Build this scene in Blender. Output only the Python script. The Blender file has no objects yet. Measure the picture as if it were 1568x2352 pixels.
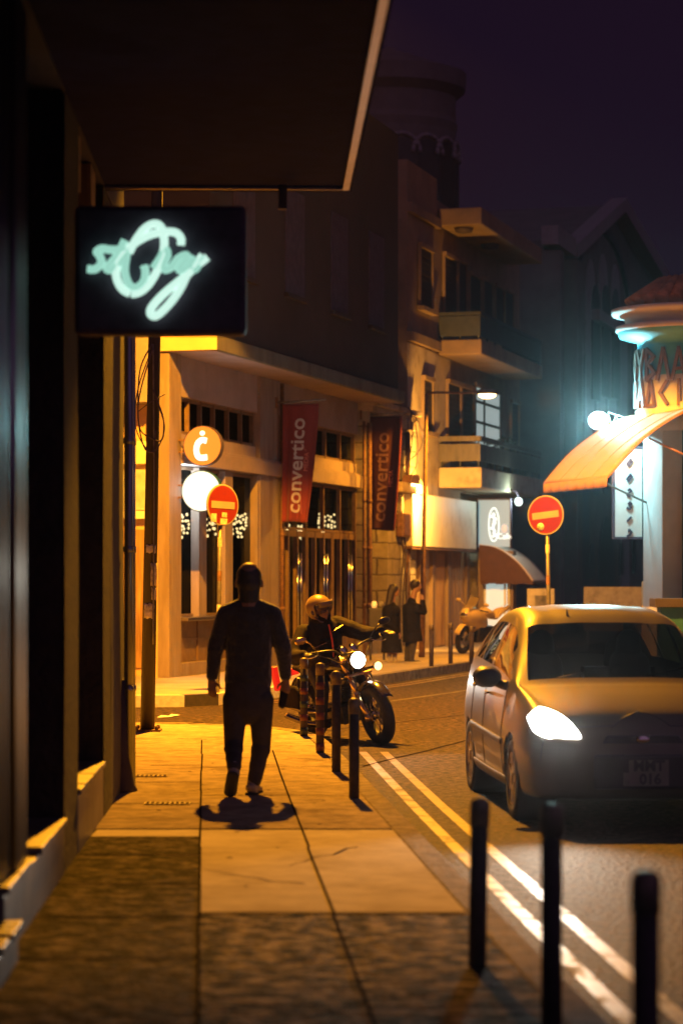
import bpy, bmesh, math, random
import numpy as np
from mathutils import Vector, Matrix, Euler
random.seed(7)
R = math.radians
scene = bpy.context.scene
C = scene.collection
F = 5553.0          # focal length (85 mm) in the 1568 x 2352 picture the measurements were taken from
HC = 1.79           # eye height over the road
def W(x, y, Y):     # point seen at (x, y) at distance Y
    return Vector(((x-784)/F*Y, Y, HC+(1330-y)/F*Y))
def GY(y, z=0.12): return F*(HC-z)/(y-1330)
def V(*a): return Vector(a)

class Fr:           # a local frame: origin, along, out, up
    def __init__(s, o, u, v, w=(0, 0, 1)):
        s.o, s.u, s.v, s.w = Vector(o), Vector(u).normalized(), Vector(v).normalized(), Vector(w).normalized()
    def __call__(s, a, b, c): return s.o+s.u*a+s.v*b+s.w*c
    def at(s, a, b, c): return Fr(s(a, b, c), s.u, s.v, s.w)
    def px(s, x, y, b=0.0):      # where the sight line of (x, y) meets the plane v = b -> (u, z)
        r = Vector(((x-784)/F, 1, (1330-y)/F)); c = Vector((0, 0, HC))
        t = (b-(c-s.o).dot(s.v))/r.dot(s.v)
        p = c+r*t-s.o
        return p.dot(s.u), p.dot(s.w)
    def pu(s, x, b=0.0): return s.px(x, 1330, b)[0]
WORLD = Fr((0, 0, 0), (1, 0, 0), (0, 1, 0))

# ------------------------------------------------------------------ meshes
class MB:
    def __init__(s): s.v, s.f, s.m, s.sm = [], [], [], []
    def add(s, vs, fs, m=0, smooth=False):
        n = len(s.v); s.v += [Vector(p) for p in vs]
        for f in fs: s.f.append([n+i for i in f]); s.m.append(m); s.sm.append(smooth)
        return s
    def hexa(s, p, m=0):
        return s.add(p, [(0, 3, 2, 1), (4, 5, 6, 7), (0, 1, 5, 4), (1, 2, 6, 5), (2, 3, 7, 6), (3, 0, 4, 7)], m)
    def box(s, a, b, fr=WORLD, m=0):        # two opposite corners in the frame
        (x0, y0, z0), (x1, y1, z1) = a, b
        return s.hexa([fr(x0, y0, z0), fr(x1, y0, z0), fr(x1, y1, z0), fr(x0, y1, z0),
                       fr(x0, y0, z1), fr(x1, y0, z1), fr(x1, y1, z1), fr(x0, y1, z1)], m)
    def prism(s, poly, fr=WORLD, d0=0, d1=1, m=0, axis='w'):   # polygon in two axes of the frame, pushed along the third
        def P(a, b, d):
            return fr(a, b, d) if axis == 'w' else fr(a, d, b) if axis == 'v' else fr(d, a, b)
        n = len(poly); vs = [P(a, b, d0) for a, b in poly]+[P(a, b, d1) for a, b in poly]
        fs = [list(range(n))[::-1], list(range(n, 2*n))]+[(i, (i+1) % n, n+(i+1) % n, n+i) for i in range(n)]
        return s.add(vs, fs, m)
    def rings(s, rings, m=0, smooth=True, caps=True, closed=True):
        k = len(rings[0]); vs = [p for r in rings for p in r]; fs = []
        for i in range(len(rings)-1):
            for j in range(k if closed else k-1):
                a, b = i*k+j, i*k+(j+1) % k
                fs.append((a, b, b+k, a+k))
        n0 = len(s.v); s.add(vs, fs, m, smooth)
        if caps:
            s.f.append([n0+i for i in range(k)][::-1]); s.m.append(m); s.sm.append(False)
            s.f.append([n0+(len(rings)-1)*k+i for i in range(k)]); s.m.append(m); s.sm.append(False)
        return s
    def tube(s, pts, r, seg=8, m=0, caps=True, smooth=True):
        pts = [Vector(p) for p in pts]; n = len(pts)
        rs = r if isinstance(r, (list, tuple)) else [r]*n
        rings, prev = [], None
        for i, p in enumerate(pts):
            t = (pts[min(i+1, n-1)]-pts[max(i-1, 0)]).normalized()
            if prev is None:
                prev = t.cross(Vector((0, 0, 1)) if abs(t.z) < .9 else Vector((1, 0, 0))).normalized()
            a = (prev-t*prev.dot(t)).normalized(); b = t.cross(a); prev = a
            rings.append([p+(a*math.cos(q)+b*math.sin(q))*rs[i] for q in [2*math.pi*j/seg for j in range(seg)]])
        return s.rings(rings, m, smooth, caps)
    def lathe(s, prof, fr, seg=24, m=0, a0=0, a1=2*math.pi, smooth=True, caps=False, sx=1, sy=1):   # (r, h) about the frame's w axis
        full = abs(a1-a0-2*math.pi) < 1e-6
        k = seg if full else seg+1
        rings = [[fr(r*sx*math.cos(a0+(a1-a0)*j/seg), r*sy*math.sin(a0+(a1-a0)*j/seg), h) for j in range(k)] for r, h in prof]
        return s.rings(rings, m, smooth, caps, closed=full)
    def cap(s, p0, p1, r0, r1=None, seg=12, flat=1.0, side=None, m=0):    # tapered capsule, squashed by flat across `side`
        p0, p1 = Vector(p0), Vector(p1); r1 = r0 if r1 is None else r1
        t = (p1-p0); L = t.length; t = t.normalized() if L > 1e-6 else Vector((0, 0, 1))
        sd = Vector(side) if side else (Vector((1, 0, 0)) if abs(t.x) < .9 else Vector((0, 1, 0)))
        a = (sd-t*sd.dot(t)).normalized(); b = t.cross(a)
        rings = []
        for k in range(1, 5):
            q = math.pi/2*k/5; rings.append((p0-t*r0*math.cos(q), r0*math.sin(q)))
        rings += [(p0, r0), (p1, r1)]
        for k in range(4, 0, -1):
            q = math.pi/2*k/5; rings.append((p1+t*r1*math.cos(q), r1*math.sin(q)))
        rr = [[c+(a*math.cos(w)+b*math.sin(w)*flat)*rad for w in [2*math.pi*j/seg for j in range(seg)]] for c, rad in rings]
        return s.rings(rr, m, True, True)
    def ell(s, c, rx, ry, rz, seg=16, m=0, fr=None):
        fr = fr or WORLD
        c = Vector(c); rr = []
        for k in range(1, 10):
            q = math.pi*k/10
            rr.append([c+fr.u*(rx*math.sin(q)*math.cos(w))+fr.v*(ry*math.sin(q)*math.sin(w))-fr.w*(rz*math.cos(q)) for w in [2*math.pi*j/seg for j in range(seg)]])
        return s.rings(rr, m, True, True)
    def grid(s, P, nu, nv, m=0, smooth=True):
        vs = [P(i/nu, j/nv) for i in range(nu+1) for j in range(nv+1)]
        return s.add(vs, [(i*(nv+1)+j, (i+1)*(nv+1)+j, (i+1)*(nv+1)+j+1, i*(nv+1)+j+1) for i in range(nu) for j in range(nv)], m, smooth)
    def build(s, name, mats, parent=None, bevel=0, weld=False, solid=0, local=False):
        o = link(name, s.mesh(name, mats, Vector((0, 0, 0)) if local or parent is None else org(parent)), parent)
        if weld or bevel:
            bm = bmesh.new(); bm.from_mesh(o.data); bmesh.ops.remove_doubles(bm, verts=bm.verts, dist=1e-5)
            bmesh.ops.recalc_face_normals(bm, faces=bm.faces); bm.to_mesh(o.data); bm.free()
        if solid:
            md = o.modifiers.new('thickness', 'SOLIDIFY'); md.thickness = solid; md.offset = 0
        if bevel:
            md = o.modifiers.new('edge', 'BEVEL'); md.width = bevel; md.segments = 2; md.limit_method = 'ANGLE'; md.angle_limit = R(40)
        return o
    def mesh(s, name, mats, off=Vector((0, 0, 0))):
        me = bpy.data.meshes.new(name)
        me.from_pydata([tuple(p-off) for p in s.v], [], s.f)
        me.polygons.foreach_set('material_index', s.m); me.polygons.foreach_set('use_smooth', s.sm)
        for mt in (mats if isinstance(mats, (list, tuple)) else [mats]): me.materials.append(mt)
        me.update(); return me
def link(name, me, parent=None):
    o = bpy.data.objects.new(name, me); C.objects.link(o)
    if parent is not None: o.parent = parent
    return o
def org(o):
    p = Vector((0, 0, 0))
    while o is not None: p = p+o.location; o = o.parent
    return p
def tag(o, label=None, cat=None, group=None, kind=None):
    if label: o['label'] = label
    if cat: o['category'] = cat
    if group: o['group'] = group
    if kind: o['kind'] = kind
    return o
def thing(name, label, cat, loc=(0, 0, 0), rot=(0, 0, 0), group=None):
    o = bpy.data.objects.new(name, None); C.objects.link(o); o.location = loc; o.rotation_euler = rot
    o.empty_display_size = .2
    return tag(o, label, cat, group)
def structure(o): o['kind'] = 'structure'; return o
def copy_tree(o, parent=None):
    c = o.copy(); C.objects.link(c)
    if parent is not None: c.parent = parent
    for ch in [q for q in C.objects if q.parent == o]: copy_tree(ch, c)
    return c
def remeshed(mb, name, mats, parent, voxel=.008, smooth=6, local=False):    # one continuous surface
    me = mb.mesh(name, mats, Vector((0, 0, 0)) if local else org(parent))
    o = link(name, me, parent)
    r = o.modifiers.new('r', 'REMESH'); r.mode = 'VOXEL'; r.voxel_size = voxel; r.use_smooth_shade = True
    if smooth:
        q = o.modifiers.new('s', 'SMOOTH'); q.factor = .5; q.iterations = smooth
    bpy.context.view_layer.update()
    dg = bpy.context.evaluated_depsgraph_get()
    new = bpy.data.meshes.new_from_object(o.evaluated_get(dg), depsgraph=dg)
    o.modifiers.clear(); o.data = new; new.name = name
    if not new.materials:
        for mt in (mats if isinstance(mats, (list, tuple)) else [mats]): new.materials.append(mt)
    bpy.data.meshes.remove(me)
    return o
def text_mb(body, size, fr, thick=.01, font=None, bold=0.0, align='CENTER', sx=1.0, m=0, shear=0):
    """letters as a mesh: along = fr.u, up = fr.w, out = fr.v"""
    cu = bpy.data.curves.new('letters', 'FONT'); cu.body = body; cu.size = size; cu.extrude = thick/2; cu.offset = bold
    cu.align_x = align; cu.align_y = 'CENTER'; cu.resolution_u = 3; cu.shear = shear
    o = bpy.data.objects.new('letters', cu); C.objects.link(o); bpy.context.view_layer.update()
    dg = bpy.context.evaluated_depsgraph_get(); me = bpy.data.meshes.new_from_object(o.evaluated_get(dg), depsgraph=dg)
    mb = MB()
    mb.add([fr(p.co.x*sx, p.co.z+thick/2, p.co.y) for p in me.vertices], [list(q.vertices) for q in me.polygons], m)
    bpy.data.objects.remove(o); bpy.data.meshes.remove(me); bpy.data.curves.remove(cu)
    return mb
def merge(a, b, m=0): return a.add(b.v, b.f, m)
def bez(pts, n=10):                # smooth curve through points (Catmull-Rom)
    P = [Vector(p) for p in pts]; out = []
    for i in range(len(P)-1):
        a, b, c, d = P[max(i-1, 0)], P[i], P[i+1], P[min(i+2, len(P)-1)]
        for k in range(n):
            t = k/n
            out.append(.5*((2*b)+(c-a)*t+(2*a-5*b+4*c-d)*t*t+(3*b-a-3*c+d)*t**3))
    return out+[P[-1]]

# ------------------------------------------------------------------ materials
def mat(name, col, rough=.6, metal=0, var=.25, scale=6, bump=0, bscale=40, spec=.5, coat=0, stretch=(1, 1, 1), stain=0, stain_col=None, rvar=0, sheen=0, ramp=(.3, .7), stain_pos=(.5, .68), stain_rough=0):
    m = bpy.data.materials.new(name); m.use_nodes = True
    nt = m.node_tree; N = nt.nodes; L = nt.links
    b = N['Principled BSDF']; b.inputs['Roughness'].default_value = rough; b.inputs['Metallic'].default_value = metal
    b.inputs['Specular IOR Level'].default_value = spec; b.inputs['Coat Weight'].default_value = coat
    if sheen: b.inputs['Sheen Weight'].default_value = sheen
    tc = N.new('ShaderNodeTexCoord'); mp = N.new('ShaderNodeMapping'); mp.inputs['Scale'].default_value = stretch
    L.new(tc.outputs['Object'], mp.inputs['Vector'])
    n1 = N.new('ShaderNodeTexNoise'); n1.inputs['Scale'].default_value = scale; n1.inputs['Detail'].default_value = 6; n1.inputs['Roughness'].default_value = .62
    L.new(mp.outputs['Vector'], n1.inputs['Vector'])
    rp = N.new('ShaderNodeValToRGB'); c = Vector(col[:3])
    rp.color_ramp.elements[0].position = ramp[0]; rp.color_ramp.elements[0].color = (*(c*(1-var)), 1)
    rp.color_ramp.elements[1].position = ramp[1]; rp.color_ramp.elements[1].color = (*[min(1, q) for q in c*(1+var)], 1)
    L.new(n1.outputs['Fac'], rp.inputs['Fac'])
    out = rp.outputs['Color']
    if stain:
        n2 = N.new('ShaderNodeTexNoise'); n2.inputs['Scale'].default_value = stain; n2.inputs['Detail'].default_value = 8; n2.inputs['Roughness'].default_value = .7
        L.new(mp.outputs['Vector'], n2.inputs['Vector'])
        r2 = N.new('ShaderNodeValToRGB'); r2.color_ramp.elements[0].position, r2.color_ramp.elements[1].position = stain_pos
        L.new(n2.outputs['Fac'], r2.inputs['Fac'])
        mx = N.new('ShaderNodeMix'); mx.data_type = 'RGBA'; L.new(r2.outputs['Color'], mx.inputs['Factor'])
        L.new(out, mx.inputs[6]); mx.inputs[7].default_value = (*(stain_col or c*.35), 1); out = mx.outputs[2]
        if stain_rough:
            ms = N.new('ShaderNodeMapRange'); ms.inputs['To Min'].default_value = rough; ms.inputs['To Max'].default_value = stain_rough; L.new(r2.outputs['Color'], ms.inputs['Value']); L.new(ms.outputs['Result'], b.inputs['Roughness'])
    L.new(out, b.inputs['Base Color'])
    if rvar:
        mr = N.new('ShaderNodeMapRange'); mr.inputs['To Min'].default_value = max(0.03, rough-rvar); mr.inputs['To Max'].default_value = min(1, rough+rvar)
        L.new(n1.outputs['Fac'], mr.inputs['Value']); L.new(mr.outputs['Result'], b.inputs['Roughness'])
    if bump:
        n3 = N.new('ShaderNodeTexNoise'); n3.inputs['Scale'].default_value = bscale; n3.inputs['Detail'].default_value = 5
        L.new(mp.outputs['Vector'], n3.inputs['Vector'])
        bp = N.new('ShaderNodeBump'); bp.inputs['Strength'].default_value = min(1, bump*1.0); bp.inputs['Distance'].default_value = .02*bump+.004
        L.new(n3.outputs['Fac'], bp.inputs['Height']); L.new(bp.outputs['Normal'], b.inputs['Normal'])
    return m
def emit(name, col, strength, base=(.8, .8, .8)):
    m = bpy.data.materials.new(name); m.use_nodes = True; b = m.node_tree.nodes['Principled BSDF']
    b.inputs['Base Color'].default_value = (*base, 1); b.inputs['Emission Color'].default_value = (*col, 1); b.inputs['Emission Strength'].default_value = strength
    b.inputs['Roughness'].default_value = .4
    return m
def glass(name, tint=(.6, .62, .65), refl=.6, rough=.03, trans=.6):
    m = bpy.data.materials.new(name); m.use_nodes = True; nt = m.node_tree; N = nt.nodes; L = nt.links
    N.remove(N['Principled BSDF'])
    t = N.new('ShaderNodeBsdfTransparent'); t.inputs['Color'].default_value = (*[c*trans for c in tint], 1)
    g = N.new('ShaderNodeBsdfGlossy'); g.inputs['Roughness'].default_value = rough; g.inputs['Color'].default_value = (refl, refl, refl, 1)
    fr = N.new('ShaderNodeFresnel'); fr.inputs['IOR'].default_value = 1.45
    ge = N.new('ShaderNodeNewGeometry'); iv = N.new('ShaderNodeMath'); iv.operation = 'SUBTRACT'; iv.inputs[0].default_value = 1; L.new(ge.outputs['Backfacing'], iv.inputs[1])
    ml = N.new('ShaderNodeMath'); ml.operation = 'MULTIPLY'; L.new(fr.outputs['Fac'], ml.inputs[0]); L.new(iv.outputs[0], ml.inputs[1])
    mx = N.new('ShaderNodeMixShader'); L.new(ml.outputs[0], mx.inputs['Fac']); L.new(t.outputs[0], mx.inputs[1]); L.new(g.outputs[0], mx.inputs[2])
    L.new(mx.outputs[0], N['Material Output'].inputs['Surface'])
    return m
def brickmat(name, c1, c2, mortar, bw=.5, bh=.25, rough=.85, bump=.6, ms=.02):
    m = bpy.data.materials.new(name); m.use_nodes = True; nt = m.node_tree; N = nt.nodes; L = nt.links; b = N['Principled BSDF']
    b.inputs['Roughness'].default_value = rough
    tc = N.new('ShaderNodeTexCoord'); sp = N.new('ShaderNodeSeparateXYZ'); L.new(tc.outputs['Object'], sp.inputs[0])
    ad = N.new('ShaderNodeMath'); L.new(sp.outputs['X'], ad.inputs[0]); L.new(sp.outputs['Y'], ad.inputs[1])
    cb = N.new('ShaderNodeCombineXYZ'); L.new(ad.outputs[0], cb.inputs['X']); L.new(sp.outputs['Z'], cb.inputs['Y'])
    nz = N.new('ShaderNodeTexNoise'); nz.inputs['Scale'].default_value = 5; nz.inputs['Detail'].default_value = 4; L.new(tc.outputs['Object'], nz.inputs['Vector'])
    mixv = N.new('ShaderNodeMix'); mixv.data_type = 'RGBA'; mixv.inputs['Factor'].default_value = .06; L.new(cb.outputs[0], mixv.inputs[6]); L.new(nz.outputs['Color'], mixv.inputs[7])
    br = N.new('ShaderNodeTexBrick'); L.new(mixv.outputs[2], br.inputs['Vector'])
    br.inputs['Color1'].default_value = (*c1, 1); br.inputs['Color2'].default_value = (*c2, 1); br.inputs['Mortar'].default_value = (*mortar, 1)
    br.inputs['Scale'].default_value = 1; br.inputs['Brick Width'].default_value = bw; br.inputs['Row Height'].default_value = bh; br.inputs['Mortar Size'].default_value = ms; br.inputs['Mortar Smooth'].default_value = .4
    mm = N.new('ShaderNodeMix'); mm.data_type = 'RGBA'; mm.blend_type = 'MULTIPLY'; mm.inputs['Factor'].default_value = .6
    L.new(br.outputs['Color'], mm.inputs[6]); L.new(nz.outputs['Fac'], mm.inputs[7]); L.new(mm.outputs[2], b.inputs['Base Color'])
    sb = N.new('ShaderNodeMath'); sb.operation = 'SUBTRACT'; L.new(nz.outputs['Fac'], sb.inputs[0]); L.new(br.outputs['Fac'], sb.inputs[1])
    bp = N.new('ShaderNodeBump'); bp.inputs['Strength'].default_value = bump; bp.inputs['Distance'].default_value = .03; L.new(sb.outputs[0], bp.inputs['Height']); L.new(bp.outputs['Normal'], b.inputs['Normal'])
    return m

M = {}
M['asphalt'] = mat('asphalt', (.066, .046, .036), .72, var=.85, scale=13, bump=1.8, bscale=26, spec=.12, rvar=.1, ramp=(.42, .64), stain=.5, stain_col=(.038, .028, .023))  # pale speckle in the colour stands in for glints
M['paving'] = mat('worn concrete paving', (.36, .30, .22), .92, spec=.0, var=.3, scale=7, bump=.5, bscale=24, stain=2.2, stain_col=(.2, .165, .12), stretch=(1, 1.1, 1))
M['paving_new'] = mat('smooth pale concrete paving', (.60, .54, .42), .92, spec=.0, var=.14, scale=5, bump=.3, bscale=26, stretch=(1, 1.1, 1), stain=1.7, stain_col=(.46, .40, .29))
M['paving_rough'] = mat('rough dark paving', (.17, .14, .105), .85, spec=.02, var=.94, scale=8.5, bump=2.5, bscale=13, ramp=(.45, .62), stretch=(.9, 1.0, 1))  # glints on the rough slabs painted as bright blotches in the colour
M['paving_left'] = mat('dark slabs with wall shade', (.085, .068, .053), .85, spec=.02, var=.85, scale=7.5, bump=2.5, bscale=12, ramp=(.45, .64))  # dark slabs with the shade along the wall put into the colour
M['kerb'] = mat('kerb stone', (.24, .20, .155), .85, spec=.05, var=.45, scale=7, bump=1.2, bscale=30)
M['kerb_white'] = mat('white kerb paint', (.62, .58, .52), .6, var=.2, scale=12, bump=.3)
M['kerb_black'] = mat('black kerb paint', (.05, .04, .035), .6, var=.3, scale=12, bump=.3)
M['yellow'] = mat('yellow road paint', (.14, .075, .014), .46, var=.45, scale=14, bump=.35, bscale=45, spec=.55, stain=3.2, stain_col=(.06, .044, .034), stain_pos=(.51, .62), stain_rough=.8)
M['joint'] = mat('paving joint dirt', (.016, .012, .01), 1, spec=0)
M['plaster_dark'] = mat('dark stained plaster', (.05, .038, .052), .85, var=.3, scale=2, bump=.3, bscale=20)
M['plaster_brown'] = mat('rough brown plaster', (.026, .018, .017), .85, var=.4, scale=7, bump=1, bscale=18)
M['marble'] = mat('grey marble', (.13, .12, .11), .4, var=.4, scale=3, stain=2.2, stain_col=(.05, .045, .045))
M['steel'] = mat('fluted steel', (.34, .36, .36), .33, metal=1, var=.25, scale=2, stretch=(1, 1, .15))
M['rim'] = mat('aluminium lip', (.55, .5, .45), .28, metal=1, var=.15)
M['black'] = mat('black paint', (.09, .07, .10), .6, var=.3, spec=.2)
M['black_metal'] = mat('black painted metal', (.03, .027, .028), .35, var=.4, scale=10, bump=.12)
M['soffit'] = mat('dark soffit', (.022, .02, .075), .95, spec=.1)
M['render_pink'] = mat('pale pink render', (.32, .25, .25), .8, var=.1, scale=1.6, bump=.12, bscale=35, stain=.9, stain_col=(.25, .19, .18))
M['render_col'] = mat('weathered column render', (.235, .18, .165), .78, var=.22, scale=3, bump=.3, bscale=24, stretch=(2, 2, .35), stain=2.4, stain_col=(.19, .13, .10))
M['render_orange'] = mat('lit ochre render', (.62, .42, .22), .8, var=.12, scale=2, bump=.15)  # ochre that also carries the lamp's orange on the lit faces
M['fascia'] = mat('grey concrete fascia', (.13, .125, .11), .85, var=.25, scale=2, bump=.2, bscale=20, stretch=(1, 1, .3), stain=1.5, stain_col=(.08, .07, .06))
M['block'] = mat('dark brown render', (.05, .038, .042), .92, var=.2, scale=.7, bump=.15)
M['frame_brown'] = mat('brown window frame', (.16, .10, .065), .5, var=.25, scale=8)
M['interior'] = mat('dim interior', (.05, .04, .035), .9)
M['curtain'] = mat('brown curtain', (.2, .14, .09), .9, var=.3, stretch=(6, 6, .2))
M['glass'] = glass('window glass', trans=.95, refl=.45)
M['glass_dark'] = glass('dark glass', tint=(.1, .1, .11), trans=1, refl=.9)
M['red'] = mat('red sign face', (.17, .013, .010), .35, var=.08, scale=3, spec=.5)
M['white'] = mat('white paint', (.78, .75, .7), .5, var=.06)
M['sign_white'] = mat('faded white sign paint', (.30, .26, .22), .5, var=.08)
M['cream'] = mat('cream painted panel', (.74, .68, .55), .55, var=.06, scale=1.5, stain=1.2, stain_col=(.58, .5, .36))
M['galv'] = mat('galvanised post', (.2, .185, .17), .5, metal=.6, var=.3, scale=12)
M['cloth_red'] = mat('dark red banner cloth', (.15, .013, .014), .8, var=.15, scale=3, sheen=.2)
M['letter_pale'] = mat('pale banner lettering', (.42, .38, .38), .8, var=.15, scale=18)
M['letter_thin'] = mat('faint banner lettering', (.5, .16, .12), .8, var=.2, scale=20)
M['rust'] = mat('rusty metal', (.17, .085, .04), .7, var=.5, scale=14, bump=.4)
M['wood_old'] = mat('old wooden door', (.36, .22, .1), .7, var=.45, scale=5, stretch=(3, 3, .25), bump=.3, stain=1.8, stain_col=(.2, .1, .045))
M['stone'] = brickmat('pale rough stone', (.52, .45, .34), (.42, .36, .26), (.2, .16, .11), .62, .33)
M['brick_shade'] = brickmat('shadowed brick', (.10, .075, .06), (.07, .055, .045), (.05, .04, .035), .5, .26)  # brick in shadow, the shade put into its colour
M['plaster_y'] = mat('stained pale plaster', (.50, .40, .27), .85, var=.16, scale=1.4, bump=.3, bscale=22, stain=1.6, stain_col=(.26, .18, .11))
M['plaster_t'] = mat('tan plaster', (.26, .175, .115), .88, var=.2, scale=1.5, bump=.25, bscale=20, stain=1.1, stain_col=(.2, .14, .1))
M['shutter'] = mat('dark louvred wood', (.045, .032, .028), .6, var=.3)
M['rail'] = mat('weathered railing sheet', (.10, .08, .066), .6, var=.4, scale=5, stretch=(2, 2, .3))
M['rail_dark'] = mat('dark blue railing sheet', (.05, .055, .065), .55, var=.25)
M['church'] = mat('pale church stone', (.15, .135, .12), .9, var=.15, scale=1.2, bump=.2, bscale=12)
M['church_trim'] = mat('church stone trim', (.27, .25, .23), .9, var=.12)
M['church_dark'] = mat('dark leaded window', (.03, .03, .034), .5)
M['teal'] = mat('teal paint and floodlight tint', (.07, .34, .42), .55, var=.15, scale=3)
M['teal_dark'] = mat('dark blue paint', (.02, .10, .16), .5, var=.2)
M['white_stucco'] = mat('white stucco', (.5, .48, .47), .75, var=.08, scale=3, bump=.25, bscale=30)
M['letter_dark'] = mat('dark raised letters', (.13, .07, .05), .6)
M['tile'] = mat('terracotta roof tiles', (.46, .18, .07), .8, var=.4, scale=6, bump=.5)
M['awning'] = mat('pale orange awning cloth', (.44, .25, .15), .75, var=.06, scale=3, sheen=.1)
M['awning_trim'] = mat('awning valance cloth', (.40, .2, .11), .8, var=.12, stretch=(8, 8, .4))
M['awning_red'] = mat('rust red awning cloth', (.085, .032, .018), .8, var=.15)
M['awning_pale'] = mat('pale striped awning cloth', (.62, .48, .38), .8, var=.12)
M['skin'] = mat('skin', (.26, .14, .09), .5, var=.1, scale=12)
M['hair'] = mat('dark hair', (.03, .02, .016), .5, var=.4, scale=40, bump=.4, bscale=120)
M['coat'] = mat('dark wool cloth', (.012, .010, .012), .95, var=.3, scale=14, bump=.2, bscale=120, spec=.1)
M['jacket'] = mat('dark green sweatshirt', (.036, .032, .036), .85, var=.3, scale=14, bump=1.2, bscale=16, sheen=.6, spec=.15)
M['trouser'] = mat('black trousers', (.034, .028, .038), .85, var=.3, scale=12)
M['shoe'] = mat('grey brown shoes', (.3, .26, .22), .65, var=.3, scale=14)
M['sole'] = mat('black rubber sole', (.02, .02, .02), .7)
M['leather'] = mat('brown black riding jacket', (.022, .015, .013), .8, spec=.12, var=.35, scale=9, bump=.35, bscale=60)
M['glove'] = mat('black leather glove', (.05, .038, .03), .5, var=.3, bump=.2)
M['zip'] = mat('red piping', (.65, .07, .04), .6)
M['rubber'] = mat('tyre rubber', (.028, .025, .024), .68, var=.3, scale=20, bump=.25, bscale=60)
M['chrome'] = mat('chrome', (.72, .68, .6), .14, metal=1, var=.1)
M['engine'] = mat('dark engine metal', (.10, .09, .085), .35, metal=.9, var=.35, scale=14)
M['tank'] = mat('black tank paint', (.03, .022, .02), .18, coat=.6, var=.15)
M['helmet'] = mat('yellow helmet paint', (.27, .18, .045), .35, coat=.25, var=.06)
M['visor'] = mat('goggle lens', (.22, .17, .1), .12, var=.1)
M['car'] = mat('silver beige car paint', (.105, .083, .062), .42, metal=.2, coat=.35, var=.05, scale=3)
M['car_black'] = mat('black car plastic', (.045, .038, .05), .45, var=.2)
M['car_glass'] = glass('car glass', tint=(.2, .19, .21), trans=.9, refl=.7)
M['alloy'] = mat('silver wheel', (.5, .45, .38), .35, metal=.8, var=.15)
M['plate'] = mat('number plate', (.2, .18, .16), .5, var=.1)
M['scooter'] = mat('yellow-lit fairing paint', (.66, .50, .20), .3, coat=.4, var=.06)  # the lamp's yellow on the fairing is put into its colour
M['sticker'] = mat('torn paper sticker', (.58, .52, .42), .75, var=.3, scale=20, stain=9, stain_col=(.14, .11, .09))
M['wood_pole'] = mat('tarred wooden pole', (.028, .02, .017), .55, var=.4, scale=7, stretch=(2, 2, .2), bump=.4)
M['boll'] = mat('dark bollard paint', (.045, .032, .042), .65, spec=.2, var=.4, scale=14, bump=.15)
M['boll_red'] = mat('faded red bollard band', (.13, .028, .02), .55, var=.3, scale=14)
M['boll_green'] = mat('dark green bollard band', (.025, .04, .028), .55, var=.3)
M['boll_cap'] = mat('worn metal bollard cap', (.16, .12, .09), .5, metal=.5, var=.4, scale=20)
M['board'] = mat('weathered notice board', (.34, .29, .25), .8, var=.25, scale=5, stain=3, stain_col=(.17, .14, .12))
# things that give off light
M['e_story'] = emit('white neon', (.66, 1.0, .86), .95, (.3,.3,.3))
M['e_story_dim'] = emit('pale green neon', (.42, .86, .70), .78, (.2, .2, .2))
M['e_orange'] = emit('orange lit sign face', (1.0, .31, .035), .95, (.2, .05, .0))
M['e_white'] = emit('white lit sign face', (.82, 1.0, .93), 1.1, (.3,.3,.3))
M['e_letter'] = emit('white lit letter', (.9, 1.0, .96), 1.4)
M['e_fairy'] = emit('fairy light bulb', (1.0, .68, .26), 4.5)
M['e_flood'] = emit('floodlight lens', (.75, 1.0, 1.0), 30)
M['e_lamp'] = emit('sodium lamp lens', (1.0, .62, .2), 14)
M['e_head'] = emit('headlamp lens', (1.0, 1.0, .94), 22)
M['e_amber'] = emit('amber indicator', (1.0, .62, .22), 3.2)
M['e_tail'] = emit('red tail lamp', (1.0, .02, .008), .8, (.2, .01, .01))
M['e_shop'] = emit('shop window glow', (.42, .8, .86), .42, (.2, .2, .2))
M['e_curt'] = emit('lit curtain', (.62, .78, .74), .42)
M['e_blue'] = emit('blue lit panel', (.1, .45, .7), .5)
# ================================================================== ground
g = MB(); g.add([(-300, -40, 0), (300, -40, 0), (300, 400, 0), (-300, 400, 0)], [(0, 1, 2, 3)])
structure(g.build('road', M['asphalt']))

def offset_line(pts, d):
    out = []
    for i, p in enumerate(pts):
        a, b = Vector(pts[max(i-1, 0)]), Vector(pts[min(i+1, len(pts)-1)])
        t = (b-a).normalized(); out.append(Vector(p)+Vector((-t.y, t.x))*d)
    return out
def strip(name, pts, d0, d1, z0, z1, mats, pick=None, cut=None, gap=0.0):     # raised strip between two offsets of a line
    a, b = offset_line(pts, d0), offset_line(pts, d1); m = MB()
    for i in range(len(pts)-1):
        p = [(*a[i], z0), (*a[i+1], z0), (*b[i+1], z0), (*b[i], z0), (*a[i], z1), (*a[i+1], z1), (*b[i+1], z1), (*b[i], z1)]
        m.hexa(p, pick(i) if pick else 0)
    return m
def resample(pts, step):
    P = [Vector(p) for p in pts]; out = [P[0].copy()]; 
    for a, b in zip(P, P[1:]):
        n = max(1, int(round((b-a).length/step)))
        out += [a.lerp(b, k/n) for k in range(1, n+1)]
    return out
def KX(Y): return .493-.0715*(Y-16)          # outer face of the near kerb
near_edge = [(KX(-3), -3), (KX(6), 6), (KX(13), 13), (KX(16), 16), (.01, 22.8), (-.2, 25.4), (-.42, 26.5), (-.86, 27.35), (-1.6, 27.85), (-2.6, 28.1), (-12, 28.4)]
pv = MB(); pv.prism(near_edge+[(-12, -3)], WORLD, -.2, .12)
structure(pv.build('pavement', M['paving_rough']))
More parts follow.
